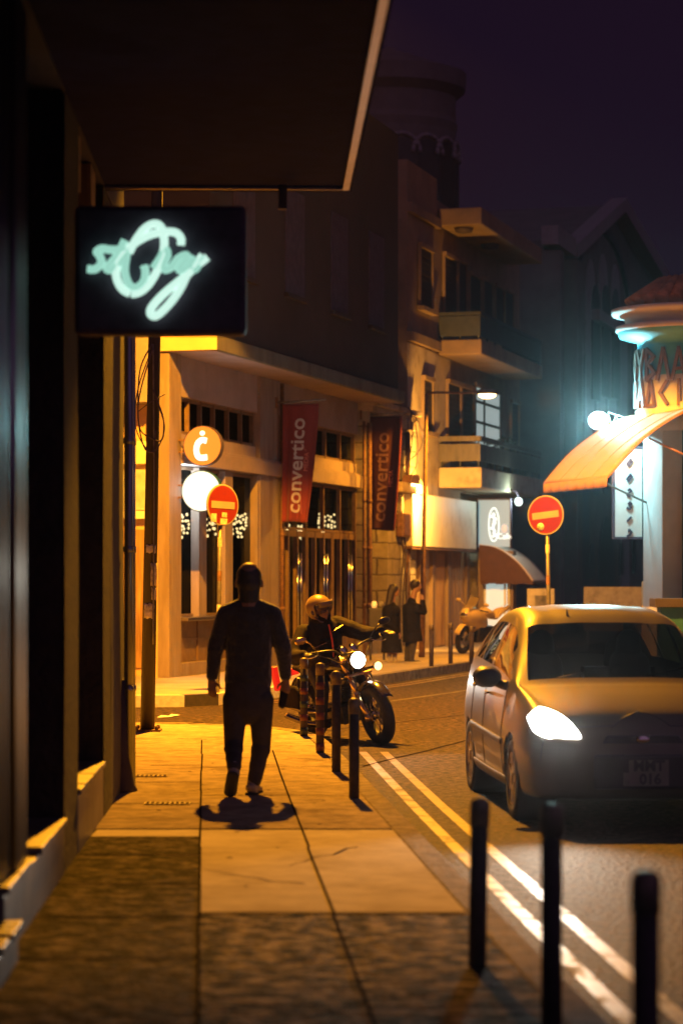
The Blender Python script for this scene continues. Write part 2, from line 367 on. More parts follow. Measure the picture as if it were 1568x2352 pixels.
ks = [Vector(p) for p in bez([(*p, 0) for p in near_edge], 5)]; ks = resample([(p.x, p.y) for p in ks], .9)
k = strip('kerb', ks, -.012, .145, -.1, .126, None)
structure(k.build('kerb', M['kerb'], bevel=.012))
def J1(Y): return -1.015-.0565*(Y-17.5)
def J2(Y): return -.275-.055*(Y-16.27)
def sheet(name, poly, z, mt):
    m = MB(); m.add([(x, y, z) for x, y in poly], [list(range(len(poly)))]); return structure(m.build(name, mt))
inner = [tuple(p) for p in offset_line(near_edge, .15)]
far_poly = [(-12, 16.12), (KX(16.12)-.15, 16.12)]+inner[4:-1]+[(-12, 28.2)]
sheet('paving_slabs', far_poly, .1245, M['paving'])
sheet('paving_patch', [(J1(12.07), 12.07), (KX(12.07)-.15, 12.07), (KX(16.06)-.15, 16.06), (J1(16.06), 16.06)], .1242, M['paving_new'])
sheet('paving_slabs', [(-1.9, -3), (J1(-3), -3), (J1(15.64), 15.64), (-1.9, 15.64)], .1241, M['paving_left'])
sheet('paving_strip', [(-1.62, 15.66), (J1(15.66)-.012, 15.66), (J1(16.08)-.012, 16.08), (-1.62, 16.08)], .1242, M['paving_new'])
jn = MB()
for fn, ys in ((J1, (5, 9, 12, 15, 17, 19, 21, 23, 25)), (J2, (5, 9, 12, 15, 18, 21, 23.5))):
    for a, b in zip(ys, ys[1:]):
        wa, wb = random.uniform(-.006, .006), random.uniform(-.006, .006)
        jn.add([(fn(a)-.007+wa, a, .1285), (fn(a)+.007+wa, a, .1285), (fn(b)+.007+wb, b, .1285), (fn(b)-.007+wb, b, .1285)], [(0, 1, 2, 3)])
for y in (10.6, 11.9, 13.2, 14.6, 16.09, 17.9, 19.8, 21.6, 23.4, 25.2):
    x0, x1 = -1.7, J1(y); jn.add([(x0, y-.012, .1287), (x1, y-.012, .1287), (x1, y+.012, .1287), (x0, y+.012, .1287)], [(0, 1, 2, 3)])
for y in (9.4, 12.06, 16.09, 18.6, 21.4, 24.1):
    x0, x1 = J1(y), KX(y)-.15; jn.add([(x0, y-.009, .1289), (x1, y-.009, .1289), (x1, y+.009, .1289), (x0, y+.009, .1289)], [(0, 1, 2, 3)])
structure(jn.build('paving_joints', M['joint']))
# double yellow lines along the near kerb
for off in (.27, .49):
    pts = [(.493-.064*(y-16)+off+.03*max(0, (y-19)/6), y) for y in [4+.6*i for i in range(36)]]
    m = MB(); a, b = offset_line(pts, -.042), offset_line(pts, .042)
    for i in range(len(pts)-1): m.add([(*a[i], .004), (*b[i], .004), (*b[i+1], .004), (*a[i+1], .004)], [(0, 3, 2, 1)])
    structure(m.build('road_marking', M['yellow']))
# far pavement, black and white kerb, its yellow lines
D2 = Vector((.2714, .9625)); N2 = Vector((.9625, -.2714))
far_edge = [(-14, 34.9), (-4.2, 33.9), (-3.0, 33.75), (-2.2, 33.85), (-1.75, 34.3), (-1.45, 35.1), (.67, 41.1), (2.62, 47.8), (5.6, 58.4), (12, 81), (30, 145)]
m = MB(); m.prism(far_edge+[(-60, 145), (-60, 34.9)], WORLD, -.2, .16)
structure(m.build('pavement', mat('far pavement concrete', (.36, .30, .24), .68, var=.2, scale=2, bump=.25, bscale=18, stain=.8, stain_col=(.24, .2, .15))))
fe = resample(far_edge[1:9], .95)
def pick(i): 
    y = fe[i].y; return (2, 1)[i % 2] if y < 36.6 else 0
k = strip('kerb', fe, -.012, .17, -.1, .165, None, pick)
structure(k.build('kerb', [M['kerb'], M['kerb_white'], M['kerb_black']]))
fl = resample(far_edge[5:10], 1.5)
for off in (-.3, -.5):
    a, b = offset_line(fl, off-.05), offset_line(fl, off+.05); m = MB()
    for i in range(len(fl)-1): m.add([(*a[i], .004), (*b[i], .004), (*b[i+1], .004), (*a[i+1], .004)], [(0, 3, 2, 1)])
    structure(m.build('road_marking', M['yellow']))
# pavement under the corner shop on the right
rk = [(6.3, 18), (4.6, 30), (3.7, 34.5), (2.75, 36.4), (2.65, 37.2), (3.1, 38.6), (4.4, 42), (6.2, 48), (9.5, 59), (16, 80)]
m = MB(); m.prism(rk[::-1]+[(60, 18), (60, 80)], WORLD, -.2, .14); structure(m.build('pavement', M['paving']))
# small litter and a drain slot
for x, y, cx in ((380, 1647, .1), (400, 1644, .07)):
    p = W(x, y, GY(y, .004)); m = MB(); m.add([p+V(-cx, -.1, 0), p+V(cx*.8, -.14, .012), p+V(cx, .1, .004), p+V(-cx*.6, .13, .016)], [(0, 1, 2, 3)])
    tag(m.build('paper_scrap', M['white'], solid=.003), 'crumpled %s white paper scrap lying on the road by the utility pole' % ('larger' if cx > .08 else 'smaller'), 'litter')

# ================================================================== building on the left
LB = Fr((-1.735, 19.3, 0), (.0304, -1, 0), (1, .0304, 0))       # along = towards the camera, out = over the pavement
lb = thing('shop_building', 'dark shop building at the left edge with marble sills and a deep overhang', 'building', (-2.2, 14, 0))
m = MB(); m.box((0, -6, 0), (26, -.42, 4.55), LB); m.box((0, -6, 4.555), (26, 0, 13), LB); m.build('wall', M['plaster_dark'], lb)
for a, b, mt in ((0, 1.55, 'plaster_dark'), (1.55, 2.4, 'plaster_brown'), (4.65, 5.64, 'plaster_brown'), (9.55, 10.6, 'plaster_dark')):
    mm = MB()
    n = 14                                      # uneven plaster face
    def P(s, t, a=a, b=b): return LB(a+(b-a)*s, .003*math.sin(9*t+a), .1+t*4.44)
    mm.grid(P, 4, n); mm.box((a, -.42, .1), (b, -.012, 4.54), LB); mm.build('pilaster', M[mt], lb)
for a, b, z, d in ((2.402, 4.648, .52, 0), (5.642, 8.75, .445, 0), (8.752, 9.548, .30, .06)):
    mm = MB(); mm.box((a, -.42, .1), (b, d, z-.04), LB); s = mm.build('marble_base', M['marble'], lb, bevel=.01)
    mm = MB(); n = 6
    for i in range(n):                          # worn coping with gaps
        x0, x1 = a+(b-a)*i/n+.01, a+(b-a)*(i+1)/n-.01
        if z < .5 and i == 3: continue
        mm = MB(); mm.box((x0, -.42, z-.038), (x1, d+.02, z+random.uniform(-.004, .006)), LB); mm.build('coping', M['marble'], s, bevel=.008)
for a, b in ((2.402, 4.648), (5.642, 7.7)):
    mm = MB(); mm.box((a, -.41, .55), (b, -.37, 4.5), LB); w_ = mm.build('window', M['glass_dark'], lb)
    mm = MB()
    for q in (a, (a+b)/2-.03, b-.06): mm.box((q, -.365, .56), (q+.06, -.31, 4.5), LB)
    mm.build('frame', M['black'], w_)
mm = MB()                                       # fluted metal shutter posts near the camera
for q in (7.78, 7.86, 7.98, 8.05, 8.14, 8.24, 8.42, 8.6, 8.8): mm.tube([LB(q, -.03-.02*(q > 8.3), .46), LB(q, -.03-.02*(q > 8.3), 4.5)], .032, 10)
mm.box((7.74, -.2, .46), (9.5, -.06, 4.5), LB); mm.build('shutter', M['steel'], lb)
for q0, q1 in ((4.2, 4.33), (4.45, 4.62), (2.9, 3.3)): MB().box((q0, -.36, 4.2), (q1, -.02, 4.54), LB).build('transom_panel', M['wood_old'], lb)
mm = MB(); mm.box((2.3, .002, 4.56), (26, 1.72, 4.9), LB); oh = mm.build('overhang', M['soffit'], lb)
mm = MB(); mm.box((2.26, 1.675, 4.535), (26, 1.72, 4.553), LB); mm.box((2.26, .002, 4.535), (2.30, 1.672, 4.553), LB); mm.box((2.24, .002, 4.53), (2.258, 1.735, 4.92), LB, 1); mm.box((2.26, 1.722, 4.53), (26, 1.738, 4.92), LB, 1)
mm.build('lip', [M['rim'], M['soffit']], oh)
mm = MB(); mm.box((2.5, 1.22, 4.36), (2.56, 1.28, 4.53), LB); mm.build('hanger', M['black'], oh)
for a, v, top, r in ((.30, .055, 4.4, .036), (.12, .075, 4.1, .026)):
    mm = MB(); mm.tube([LB(a, v, .14), LB(a, v, top)], r, 12)
    for z in (.9, 2.0, 2.85): mm.tube([LB(a, v, z), LB(a, v, z+.05)], r*1.22, 12)
    mm.build('downpipe', M['steel'], lb)
mm = MB(); mm.lathe([(.0, .118), (.15, .12), (.13, .17), (.08, .42), (.055, 1.0), (.0, 1.0)], Fr(LB(.3, -.02, 0), LB.u, LB.v), 16, sx=1.3); mm.build('pipe_foot', M['plaster_dark'], lb)

# the neon sign under the overhang
SY = 13.45
ss = thing('neon_sign', 'black sign box with glowing white neon handwriting under the dark overhang', 'sign', W(370, 768, SY))
a, b = W(170, 768, SY), W(565, 470, SY)
mm = MB(); mm.box((a.x, SY+.02, a.z), (b.x, SY+.16, b.z)); mm.build('box', M['black'], ss, bevel=.03)
def T(pts): return bez([W(x*.3906, 367.5+y*.3906, SY-.02) for x, y in pts], 8)
for k_, st in enumerate(([(515, 640), (560, 642), (598, 605), (585, 560), (570, 540), (600, 522), (655, 528), (760, 530)],
           [(735, 472), (695, 555), (645, 615), (630, 642), (665, 643), (705, 600), (760, 530)],
           [(760, 545), (800, 470), (850, 405), (905, 376), (945, 392), (965, 455), (962, 540), (930, 640), (870, 738), (800, 785), (730, 768), (690, 706), (686, 640), (712, 570), (790, 492), (880, 442), (960, 424), (1030, 426), (1064, 460), (1064, 500)],
           [(745, 560), (735, 650), (757, 728), (800, 752), (845, 716), (856, 660), (848, 620)],
           [(902, 638), (945, 575), (972, 525), (985, 560), (962, 618), (972, 645), (1012, 628), (1048, 580), (1092, 560), (1102, 580), (1066, 620), (1056, 648), (1095, 638), (1150, 572)],
           [(1150, 572), (1124, 628), (1150, 640), (1195, 565)],
           [(1192, 560), (1122, 655), (1040, 722), (955, 795), (892, 868), (888, 908), (925, 914), (1000, 842), (1060, 758), (1105, 670), (1160, 620), (1220, 572)])):
    mm = MB(); pts = T(st); n_ = len(pts)
    if k_ == 2:
        mm.tube(pts[:58], .0225, 8); mm.build('neon_tube', M['e_story'], ss); mm = MB(); mm.tube(pts[24:76], .0222, 8)
    mm.tube(pts if k_ != 2 else pts[76:], .0225, 8); mm.build('neon_tube', M['e_story' if k_ in (2, 6) else 'e_story_dim'], ss)

# ------------------------------------------------------------------ utility pole that carries the sodium lamp
PY = 26.5
pb = W(339, 1680, PY); pb.z = .1245
pole = thing('utility_pole', 'thick dark utility pole with torn stickers and looped cables', 'pole', pb)
ptop = Vector((-1.98, PY, 8.2))
mm = MB(); mm.tube([pb, pb.lerp(ptop, .5), ptop], [.080, .068, .058], 16); mm.build('shaft', M['wood_pole'], pole)
mm = MB(); mm.box((pb.x-.15, PY-.15, .126), (pb.x+.15, PY+.15, .145)); 
for sx in (-.11, .11):
    for sy in (-.11, .11): mm.lathe([(0, .146), (.02, .146), (.02, .185), (0, .185)], Fr((pb.x+sx, PY+sy, 0), (1, 0, 0), (0, 1, 0)), 8)
mm.build('base_plate', M['rust'], pole)
def on_pole(z, ang, r=.0):                       # point on the surface of the shaft
    t = (z-pb.z)/(ptop.z-pb.z); c = pb.lerp(ptop, t); rad = (.080-.022*t)+r
    return c+Vector((math.sin(ang)*rad, -math.cos(ang)*rad, 0))
for (y0, y1, a0, a1) in ((1252, 1270, -.6, .9), (1294, 1346, .15, 1.15), (1350, 1378, .3, 1.1), (1386, 1420, -.75, .75)):
    z0, z1 = W(340, y1, PY).z, W(340, y0, PY).z
    m_ = MB(); m_.grid(lambda s, t: on_pole(z0+(z1-z0)*t+.008*math.sin(13*s), a0+(a1-a0)*s+.05*math.sin(11*t), .004), 8, 4); m_.build('sticker', M['sticker'], pole, solid=.002)
LA = Vector((-1.0, 31.0, 10.2))                  # sodium lamp on a tall mast at the far corner
mb0 = V(-3.9, 34.3, .16)
mast = thing('street_lamp', 'tall street lamp mast with long arm behind the dark shop building', 'street lamp', mb0)
mm = MB(); mm.tube([mb0, V(-3.9, 34.3, 5), V(-3.9, 34.3, 9.7)], [.11, .08, .05], 14); mm.build('mast', M['galv'], mast)
mm = MB(); mm.tube(bez([V(-3.9, 34.3, 9.6), V(-3.6, 33.9, 10.15), LA+V(-1.2, 1.2, .26), LA+V(0, 0, .12)], 6), .032, 10); arm = mm.build('lamp_arm', M['galv'], mast)
lampfr = Fr(LA, (1, -1, 0), (1, 1, 0))
mm = MB(); mm.lathe([(0, .17), (.10, .15), (.15, .06), (.16, 0), (.15, -.01), (.12, .04), (0, .05)], lampfr, 20, sx=2.2, sy=1); lh = mm.build('lamp_head', M['galv'], arm)
mm = MB(); mm.lathe([(0, .015), (.10, .015), (.11, -.005), (0, -.03)], lampfr, 20, sx=2.2); mm.build('lens', M['e_lamp'], lh)
def cable(pts, r, name, parent, mt='black', n=8):
    mm = MB(); mm.tube(bez(pts, n), r, 6); return mm.build(name, M[mt], parent)
P_ = lambda x, y, d=0: W(x, y, PY+d)
cable([P_(352, 800, -.1), P_(330, 870, -.12), P_(318, 930, -.1), P_(322, 985, -.12), P_(345, 1005, -.1), P_(372, 1010, -.12), P_(375, 960, -.1), P_(352, 895, -.1)], .008, 'cable', pole)
cable([P_(350, 790, -.1), P_(322, 850, -.13), P_(318, 960, -.1), P_(332, 1028, -.12), P_(352, 1035, -.1), P_(358, 990, -.1)], .008, 'cable', pole)
cable([P_(345, 812, -.1), P_(316, 900, -.14), P_(313, 985, -.12), P_(350, 1040, -.12), P_(378, 985, -.1), P_(360, 920, -.1)], .007, 'cable', pole)
cable([P_(318, 945), P_(345, 925, -.1), P_(380, 905)], .006, 'cable', pole)
cable([P_(352, 790, -.08), P_(354, 1100, -.09), P_(352, 1480, -.085)], .009, 'cable', pole, 'galv')

# ------------------------------------------------------------------ bollards
def bollard(x, ybase, height, z, r, label, group, striped, Y=None, lean=0, cap=True):
    Y = Y or GY(ybase, z); b = Vector(((x-784)/F*Y, Y, z))
    t = thing('bollard', label, 'bollard', b, (0, R(lean), 0), group)
    fr = Fr((0, 0, 0), (1, 0, 0), (0, 1, 0)); h = height
    mm = MB(); mm.lathe([(0, -.05), (r*.96, -.05), (r*.96, h-.045), (0, h-.045)], fr, 18); mm.build('post', M['boll'], t, local=True)
    if striped:
        n = 5; hh = h-.13
        for i in range(n):
            z0, z1 = hh*i/n+.02, hh*(i+.62)/n
            mm = MB(); mm.lathe([(r*.9, z0), (r*1.03, z0), (r*1.03, z1), (r*.9, z1)], fr, 18); mm.build('band', M['boll_red' if striped == 1 or i % 2 else 'boll_green'], t, local=True)
    mm = MB(); mm.lathe([(r*.96, h-.12), (r*1.06, h-.12), (r*1.06, h-.028), (r*.86, h-.008), (r*.4, h), (0, h)], fr, 18); mm.build('cap', M['boll_cap' if cap else 'boll'], t, local=True)
    return t
gN = 'bollards along the near kerb'
bollard(698, 1690, .83, .126, .041, 'red and green striped bollard nearest the right hand of the walking man', gN, 2)
bollard(735, 1728, .86, .126, .041, 'reddish banded bollard right of the red and green one, below the helmet rider', gN, 1)
bollard(772, 1772, .87, .126, .041, 'plain dark bollard in front of the motorcycle fork', gN, 0)
bollard(813, 1833, .76, .126, .041, 'plain black bollard in front of the motorcycle front wheel', gN, 0)
bollard(1095, 2215, .72, .126, .041, 'close black bollard standing between the pale paving patch and the yellow lines', gN, 0, lean=1.0)
bollard(1266, 0, .84, .126, .041, 'close black bollard with a shiny cap, in front of the car', gN, 0, Y=8.9)
bollard(1482, 0, .84, .126, .042, 'most blurred black bollard, at the lower right corner', gN, 0, Y=6.85)
gF = 'bollards along the far kerb'
bollard(990, 1530, .78, .165, .045, 'dark bollard on the far kerb beside the street lamp pole', gF, 0)
bollard(1034, 1524, .78, .165, .045, 'dark bollard on the far kerb in front of the old double doors', gF, 0)
bollard(1082, 1520, .7, .165, .05, 'dark bollard on the far kerb in front of the parked yellow-lit motorbike', gF, 0)

M['worn'] = mat('worn road paint', (.12, .10, .075), .7, var=.5, scale=15, spec=.1, stain=8, stain_col=(.06, .045, .036))
# worn give-way line and tar seams at the junction
for x0, x1, ya, yb, wd, mt in ((870, 1090, 1614, 1583, .11, 'worn'), (640, 1080, 1690, 1640, .03, 'joint'), (830, 1075, 1760, 1700, .03, 'joint')):
    pts = []
    for k in range(9):
        x, y = x0+(x1-x0)*k/8, ya+(yb-ya)*k/8; Y = GY(y, .004); pts.append(((x-784)/F*Y+random.uniform(-.02, .02), Y))
    m = MB(); a, b = offset_line(pts, -wd/2), offset_line(pts, wd/2)
    for i in range(8): m.add([(*a[i], .0045), (*a[i+1], .0045), (*b[i+1], .0045), (*b[i], .0045)], [(0, 1, 2, 3)])
    structure(m.build('road_marking' if mt == 'worn' else 'road_seam', M['worn'] if mt == 'worn' else M['joint']))

# slotted vent grates set in the pavement by the wall, a few cracks and spots of gum
for x0, x1, yp, lab in ((312, 384, 1783, 'narrow slotted vent grate in the pavement near the utility pole'), (334, 436, 1846, 'longer slotted vent grate in the pavement left of the walking man')):
    Y = GY(yp, .126); a, b = (x0-784)/F*Y, (x1-784)/F*Y
    t = thing('vent_grate', lab, 'grate', ((a+b)/2, Y, .126)); m = MB(); m.box((a, Y-.09, .1255), (b, Y+.09, .1285)); m.build('plate', M['joint'], t)
    m = MB(); n = int((b-a)/.035)
    for k in range(n+1): q = a+(b-a)*k/n; m.box((q-.007, Y-.09, .1287), (q+.007, Y+.09, .133))
    for q in (-.09, -.005, .08): m.box((a, Y+q, .1288), (b, Y+q+.012, .1325))
    m.build('bars', M['rust'], t)
m = MB()
for k in range(60):
    Y = random.uniform(9, 27); x = random.uniform(-1.5, KX(Y)-.3); rr = random.uniform(.008, .022)
    m.add([(x+rr*random.uniform(.7, 1.2)*math.cos(q), Y+rr*random.uniform(.7, 1.2)*math.sin(q), .1295) for q in [2*math.pi*j/9 for j in range(9)]], [list(range(9))])
tag(m.build('gum_spots', M['joint']), kind='stuff')
m = MB()
for x, Y, dx, dy, n in ((-.5, 22.5, .12, -.16, 9), (-.2, 13.2, -.11, .12, 7), (.1, 15.0, -.05, -.18, 8), (-1.2, 19.0, .13, .1, 6), (-.3, 10.5, .12, .14, 8), (-.9, 24.5, .16, .05, 8)):
    for k in range(n):
        x2, Y2 = x+dx*random.uniform(.2, 1.4), Y+dy*random.uniform(.2, 1.4); w_ = .006*(1-k/n)+.002
        d_ = Vector((x2-x, Y2-Y)).normalized(); nn = Vector((-d_.y, d_.x))*w_
        m.add([(x-nn.x, Y-nn.y, .1292), (x2-nn.x, Y2-nn.y, .1292), (x2+nn.x, Y2+nn.y, .1292), (x+nn.x, Y+nn.y, .1292)], [(0, 1, 2, 3)]); x, Y = x2, Y2
structure(m.build('paving_cracks', M['joint']))
# ================================================================== corner building with the canopy
CF = Fr((-2.84, 39.93, 0), (.2714, .9625, 0), (.9625, -.2714, 0))     # along the street, out over the pavement
cb = thing('corner_building', 'corner building with a pale concrete canopy, tall brown windows and dark upper storeys', 'building', (-2, 44, .16))
pu = CF.pu
U1 = pu(417); UE = 11.95
m = MB(); m.box((0, -.2, .16), (U1, 0, 5.55), CF); m.build('column', M['render_col'], cb, bevel=.01)
m = MB(); m.box((-.004, -.32, .16), (-.001, -.2-.004, 5.55), CF); m.box((0, -.32, .16), (.45, -.203, 5.55), CF); m.build('column', M['render_orange'], cb)  # lamp-facing side of the column painted in the lit tone
m = MB(); m.box((-.06, -.9, 4.72), (.5, -.325, 5.78), CF); m.build('bracket', M['render_pink'], cb)
# side wall towards the side street
m = MB(); m.box((.5, -9, .16), (.9, -.33, 5.55), CF); m.build('wall', M['render_orange'], cb)
m = MB(); m.box((.38, -9, 3.72), (.498, -.335, 4.1), CF); m.build('ledge', M['cream'], cb)
for v0, v1 in ((-2.2, -1.35), (-1.25, -.42)):
    m = MB(); m.box((.46, v0, 2.95), (.497, v1, 3.62), CF); w_ = m.build('window', mat('pane with painted reflection', (.5, .52, .52), .5), cb)  # pale reflection in the glass put into the pane colour
    m = MB(); m.box((.36, v0-.04, 2.80), (.495, v1+.04, 2.93), CF); m.build('sill', M['white'], w_)
m = MB(); m.box((.47, -1.25, .3), (.497, -.55, 2.62), CF); m.build('door', M['wood_old'], cb)
# canopy
m = MB(); m.box((-.05, -.95, 5.55), (12.45, .85, 5.80), CF); m.build('canopy', M['fascia'], cb, bevel=.015)
m = MB(); m.box((0, -.2, 5.542), (12.4, .8, 5.548), CF); m.build('soffit', M['render_pink'], cb)
m = MB(); m.box((-.062, -.32, 5.553), (-.052, .848, 5.797), CF); m.build('canopy_end', M['render_orange'], cb)  # lit copy of the grey end face, lamp orange in its colour
# upper storeys, dark
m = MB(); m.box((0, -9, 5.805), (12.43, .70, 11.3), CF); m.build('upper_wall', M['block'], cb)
for a in (1.2, 4.2, 7.2, 10.0):
    m = MB(); m.box((a, .702, 7.0), (a+1.2, .72, 8.9), CF); w_ = m.build('window', M['black'], cb)
    m = MB(); m.box((a-.06, .70, 6.9), (a+1.26, .80, 6.98), CF); m.build('sill', M['block'], w_)
# ground floor wall pieces
P0, P1 = pu(598), pu(641)
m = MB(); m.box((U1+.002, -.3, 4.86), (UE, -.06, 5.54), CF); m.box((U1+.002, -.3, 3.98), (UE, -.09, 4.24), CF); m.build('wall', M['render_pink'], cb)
m = MB(); m.box((U1+.002, -.25, 3.72), (UE, .06, 3.975), CF); m.box((U1+.002, -.25, 3.975), (UE, .02, 4.02), CF); m.build('ledge', M['render_pink'], cb, bevel=.008)
m = MB(); m.box((P0, -.31, .16), (P1, -.003, 5.538), CF); m.build('pillar', M['render_col'], cb)
m = MB(); m.box((P1+.02, -.34, .16), (P1+.26, -.05, 4.9), CF); m.build('pillar', M['frame_brown'], cb)
m = MB(); m.tube([CF(P1+.1, .03, .2), CF(P1+.1, .03, 5.5)], .04, 10)
for z in (1.2, 2.6, 4.0): m.tube([CF(P1+.1, .03, z), CF(P1+.1, .03, z+.06)], .052, 10)
m.build('downpipe', M['rust'], cb)
m = MB(); m.box((U1+.002, -.3, .16), (P0-.002, .0, .38), CF); m.build('plinth', M['render_col'], cb, bevel=.01)
m = MB(); m.box((U1+.002, -.28, .382), (P0-.002, -.1, 1.08), CF)
for q in range(1, 4): a = U1+(P0-U1)*q/4; m.box((a-.03, -.098, .384), (a+.03, -.075, 1.07), CF)
m.box((U1+.003, -.098, .74), (P0-.003, -.085, .79), CF); m.build('panel', M['frame_brown'], cb)
m = MB(); m.box((U1+.002, -.3, 1.085), (P0-.002, .12, 1.145), CF); m.build('sill', M['rim'], cb, bevel=.006)
def window(x0, x1, z0, z1, v, mull, mw=.05, glassm='glass', depth=.12):
    a, b = x0, x1
    m = MB(); m.box((a, v-.012, z0), (b, v, z1), CF); w_ = m.build('window', M[glassm], cb)
    m = MB()
    for q in [a+.02]+mull+[b-.02]: m.box((q-mw/2, v+.002, z0), (q+mw/2, v+depth, z1), CF)
    m.box((a, v+.002, z1-.05), (b, v+depth*.8, z1-.001), CF); m.box((a, v+.002, z0+.001), (b, v+depth*.8, z0+.05), CF)
    m.build('frame', M['frame_brown'], w_)
    return w_
window(U1+.02, P0-.02, 1.15, 3.70, -.17, [], depth=.05)
for x0, x1 in ((442, 469), (503, 529), (578, 598)):
    a, b = pu(x0, -.1), pu(x1, -.1)
    m = MB(); m.box((a+.12, -.168, 1.15), (b-.1, -.02, 3.70), CF); m.build('mullion', M['render_col'], cb)
window(U1+.02, P0-.02, 4.245, 4.855, -.2, [pu(x) for x in (450, 478, 508, 540, 570)], depth=.08)
D0, D1 = P1+.28, UE-.02
window(D0, D1, 4.245, 4.855, -.2, [D0+(D1-D0)*k/5 for k in range(1, 5)], depth=.08)
# door bay
d = [D0+(D1-D0)*k/9 for k in range(10)]
window(D0, D1, 2.75, 3.70, -.17, d[1:9:2], depth=.08)
for k in range(0, 9, 3):
    m = MB(); m.box((d[k], -.185, .34), (d[k+3]-.01, -.172, 2.74), CF); w_ = m.build('door', M['glass'], cb)
    m = MB()
    for q in (d[k]+.05, d[k+1], d[k+2], d[k+3]-.06): m.box((q-.045, -.17, .34), (q+.045, -.08, 2.74), CF)
    m.box((d[k], -.168, .341), (d[k+3]-.012, -.09, .62), CF); m.box((d[k], -.168, 2.62), (d[k+3]-.012, -.09, 2.739), CF); m.build('frame', M['frame_brown'], w_)
    m = MB(); m.tube([CF(d[k+2]-.12, -.05, .8), CF(d[k+2]-.12, -.05, 2.3)], .022, 8); m.tube([CF(d[k+2]+.1, -.05, .8), CF(d[k+2]+.1, -.05, 2.3)], .022, 8); m.build('handle', M['chrome'], w_)
m = MB(); m.box((D0, -.3, .16), (D1, -.05, .335), CF); m.build('step', M['render_col'], cb)
m = MB(); m.box((U1, -2.2, .16), (UE, -2.1, 5.5), CF); m.box((U1, -2.1, .17), (UE, -.32, .2), CF); m.box((U1, -2.1, 3.72), (UE, -.32, 3.78), CF); m.box((U1-.1, -2.1, .2), (U1-.002, -.33, 5.4), CF); m.build('interior', M['interior'], cb)
for a, b in ((pu(540), pu(575)), (pu(655, -.5), pu(668, -.5)), (d[4], d[5]-.2), (d[6], d[6]+.5), (d[8], d[8]+.6)):
    m = MB(); n = 24; m.grid(lambda s, t: CF(a+(b-a)*s, -.42+.05*math.sin(s*22), .3+t*3.3), n, 1); m.build('curtain', M['curtain'], cb, solid=.01)
# strings of small lights in the windows
def fairy(x0, x1, label, y0=1178, y1=1240):
    a, b = pu(x0, -.2), pu(x1, -.2); zt = CF.px((x0+x1)/2, y0, -.2)[1]; zb = CF.px((x0+x1)/2, y1, -.2)[1]
    t = thing('string_lights', label, 'string lights', CF((a+b)/2, -.26, zt), group='curtains of small string lights hanging in the windows')
    n = max(4, int((x1-x0)/6.5)); 
    for i in range(n):
        u = a+(b-a)*(i+.5)/n; k = random.randint(4, 6); L = (zt-zb)*random.uniform(.6, 1.0)
        m = MB(); m.tube([CF(u, -.25, zt), CF(u, -.25, zt-L)], .004, 4, 1)
        for j in range(k):
            p = CF(u+random.uniform(-.06, .06), -.25+random.uniform(-.02, .02), zt-L*(j+random.uniform(.2, .9))/k)
            m.ell(p, .024, .024, random.uniform(.022, .03), 8)
        m.build('strand', [M['e_fairy'], M['black']], t)
fairy(418, 441, 'curtain of small warm lights in the narrow pane beside the corner column')
fairy(470, 503, 'curtain of small warm lights partly behind the sideways no entry sign')
fairy(530, 580, 'widest curtain of small warm lights, in the pane left of the brown pillar')
fairy(655, 672, 'thin curtain of small warm lights below the bright red banner')
fairy(690, 700, 'single short string of small warm lights above the glass doors', 1205, 1242)
fairy(735, 776, 'curtain of small warm lights in the door bay right of the red banner')

# ------------------------------------------------------------------ round signs on the column
def disc(c, r, depth, label, emat, name='round_sign', rim='black'):
    fr = Fr(c, (.9625, -.2714, 0), (.2714, .9625, 0))           # out from the wall, away from the camera
    t = thing(name, label, 'sign', c)
    f2 = Fr(c, fr.u, V(0, 0, 1), -fr.v)                         # w axis towards the camera
    m = MB(); m.lathe([(0, -depth), (r, -depth), (r*1.0, 0), (r*.97, .012), (r*.95, .004)], f2, 48, caps=False, smooth=False); m.build('drum', M[rim], t)
    m = MB(); m.lathe([(r*.955, .0), (r*.955, .006), (0, .008)], f2, 48, smooth=False); m.build('face', M[emat], t)
    m = MB()
    for s in (-.1, .1): m.tube([f2(-r, s, -depth/2), f2(-r-.16, s, -depth/2)], .016, 8)
    m.box((-r-.17, -.16, -depth/2-.03), (-r-.14, .16, -depth/2+.03), f2); m.build('bracket', M['rust'], t)
    return t, f2
c = W(465, 1024, 40.2); t, f2 = disc(c, .335, .13, 'round orange lit sign with a white letter c and a dot on top', 'e_orange')
s = 1/138.0*.51/1.633*1.22
def lp(x, y): return f2((x-608)*s*1.0, -(y-922)*s, .018)
m = MB()
def flatstroke(mb, pts, w):
    n = len(pts); ring = []
    pts = bez(pts, 8)
    mb.tube(pts, w, 8)
flatstroke(m, [lp(636, 893), lp(606, 888), lp(580, 910), lp(572, 955), lp(590, 992), lp(640, 992)], .049)
m.ell(lp(610, 846), .045, .012, .04, 12, fr=Fr(c, f2.u, f2.w, f2.v)); m.build('letter', M['e_letter'], t)
c = W(462, 1128, 40.2); disc(c, .345, .11, 'round blank white lit sign below the orange one', 'e_white', rim='teal_dark')

